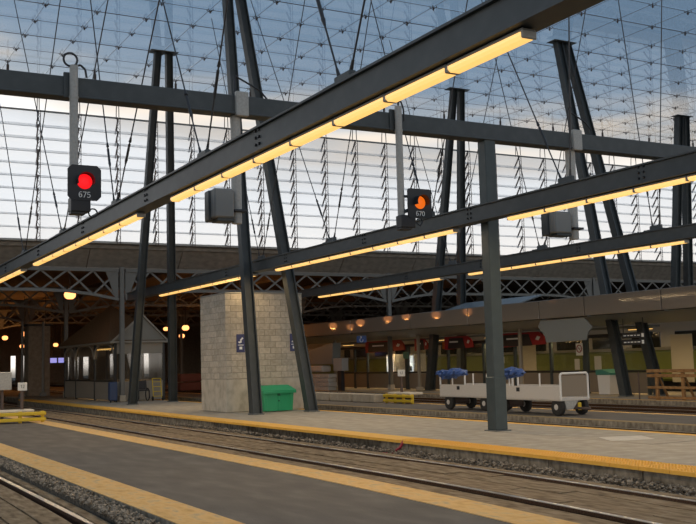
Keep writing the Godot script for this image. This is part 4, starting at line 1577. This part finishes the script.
	part(t, "body", st, plain(lin(.03, .05, .11), .5))
	for x in [-.14, .14]:
		st = mb()
		lathe(st, Vector3(x, .07, .15), [[0, -.02], [.07, -.02], [.07, .02], [0, .02]], 10, Basis(Vector3(0, 0, 1), PI / 2))
		part(t, "wheel", st, M.rubber)
	# information screens deep in the shed
	for k in 2:
		t = thing("information_screen", "small glowing blue information screen hung in the dark shed", "screen", Vector3(17.5 + k * .72, 2.25, -80), 0, "blue screens in the shed")
		st = mb()
		cbox(st, Vector3(0, 0, -.06), Vector3(.66, .46, .1), .02)
		part(t, "casing", st, M.black)
		st = mb()
		box(st, Vector3(0, 0, .0), Vector3(.6, .38, .02))
		part(t, "screen", st, M.screen_glow)
		st = mb()
		tube(st, Vector3(0, .22, -.06), Vector3(0, 4.7, -.06), .03, -1, 6)
		part(t, "hanger", st, M.black)
	# red hose at the hollow of the platform edge
	st = mb()
	chain(st, [Vector3(10.5, .0, -17.0), Vector3(10.44, -.14, -17.05), Vector3(10.4, -.26, -17.3), Vector3(10.2, -.28, -17.6), Vector3(10.25, -.28, -18.4), Vector3(10.35, -.28, -19.3)], .03, 8)
	solo("red_hose", st, M.red_hose, "short red hose hanging down the platform edge to the ballast", "hose")
	# strip lights under the shelter ceiling
	for k in 6:
		t = thing("shelter_light", "slim lit strip light under the shelter ceiling behind the glass", "light", Vector3(29.15, 2.54, -53.2 + k * 4.8), 0, "strip lights in the shelter")
		st = mb()
		cbox(st, Vector3(0, .03, 0), Vector3(.14, .05, 1.3), .01)
		part(t, "housing", st, M.box_grey)
		st = mb()
		cbox(st, Vector3(0, -.005, 0), Vector3(.1, .03, 1.24), .008)
		part(t, "diffuser", st, M.tube_glow)
		var l := AreaLight3D.new()
		l.name = "tube_light"
		l.area_size = Vector2(.1, 1.2)
		l.light_color = Color(1.0, .85, .6)
		l.light_energy = 5.0
		l.area_range = 30.0
		l.shadow_enabled = true
		l.rotation.x = -PI / 2
		l.position.y = -.03
		t.add_child(l)
	# lit vending machines inside the shelter
	for k in 2:
		t = thing("vending_machine", ["lit vending machine with a yellow panel inside the shelter", "lit vending machine with a dark slot inside the shelter"][k], "vending machine", Vector3(29.9, 0, [-49.0, -46.9][k]), -PI / 2)
		st = mb()
		cbox(st, Vector3(0, .95, 0), Vector3(1.0, 1.9, .7), .03)
		part(t, "body", st, M.coach_white)
		for j in 3:
			st = mb()
			cbox(st, Vector3(-.3 + j * .26, 1.35, .36), Vector3(.2, .9, .03), .01)
			part(t, "display_light", st, M.vend_glow)
		st = mb()
		cbox(st, Vector3(.05, 1.1, .385), Vector3(.3, .25, .02), .008)
		part(t, "panel", st, M.yellow if k == 0 else M.black)
		var l := OmniLight3D.new()
		l.name = "display_glow"
		l.light_color = Color(.9, .95, 1.0)
		l.light_energy = .12
		l.omni_range = 10.0
		l.shadow_enabled = true
		l.position = Vector3(0, 1.4, .5)
		t.add_child(l)
	# dark booth and thin posts on the platform inside the shed
	t = thing("dark_booth", "tall dark brown booth standing on the platform deep in the shed", "booth", Vector3(12.75, 0, -62.6))
	st = mb()
	cbox(st, Vector3(0, 2.1, 0), Vector3(1.3, 4.2, 1.3), .04)
	part(t, "body", st, M.shed_paint)
	st = mb()
	cbox(st, Vector3(0, 4.26, 0), Vector3(1.5, .14, 1.5), .03)
	part(t, "cap", st, M.kiosk_dark)
	for k in 2:
		t = thing("slim_post", "slim grey post with a bolted foot standing inside the shed", "post", Vector3([11.5, 12.7][k], 0, -60.6), 0, "slim posts in the shed")
		st = mb()
		tube(st, Vector3.ZERO, Vector3(0, 4.4, 0), .09, .07, 10)
		part(t, "shaft", st, M.truss)
		st = mb()
		cbox(st, Vector3(0, .12, 0), Vector3(.34, .24, .34), .03)
		part(t, "foot", st, M.truss)
	t = thing("red_crate", "dull red crate stack on the tracks side behind the block tower", "crate", Vector3(22.2, 0, -62))
	for k in 2:
		st = mb()
		cbox(st, Vector3(0, .25 + k * .55, 0), Vector3(1.5, .5, .9), .03)
		part(t, "crate", st, M.red_crate)
	# low concrete kerb blocks on the cart platform
	for k in 5:
		st = mb()
		cbox(st, Vector3(0, .16, 0), Vector3(.45, .32, 1.7), .03)
		solo("kerb_block", st, M.concrete, "low grey concrete kerb block in the row behind the farther yellow barrier", "kerb block", Vector3(19.2, 0, -33.6 - k * 1.85), "kerb blocks on the cart platform")
	# small boards among the shelter windows
	for q in [[2.25, -42.2, "small orange board beside the shelter window behind the leaning column", M.orange], [1.82, -45.98, "small green board beside the shelter window under the red board", M.teal]]:
		st = mb()
		cbox(st, Vector3(28.7, q[0], q[1]), Vector3(.03, .36, .5), .008)
		solo("small_board", st, q[3], q[2], "sign")
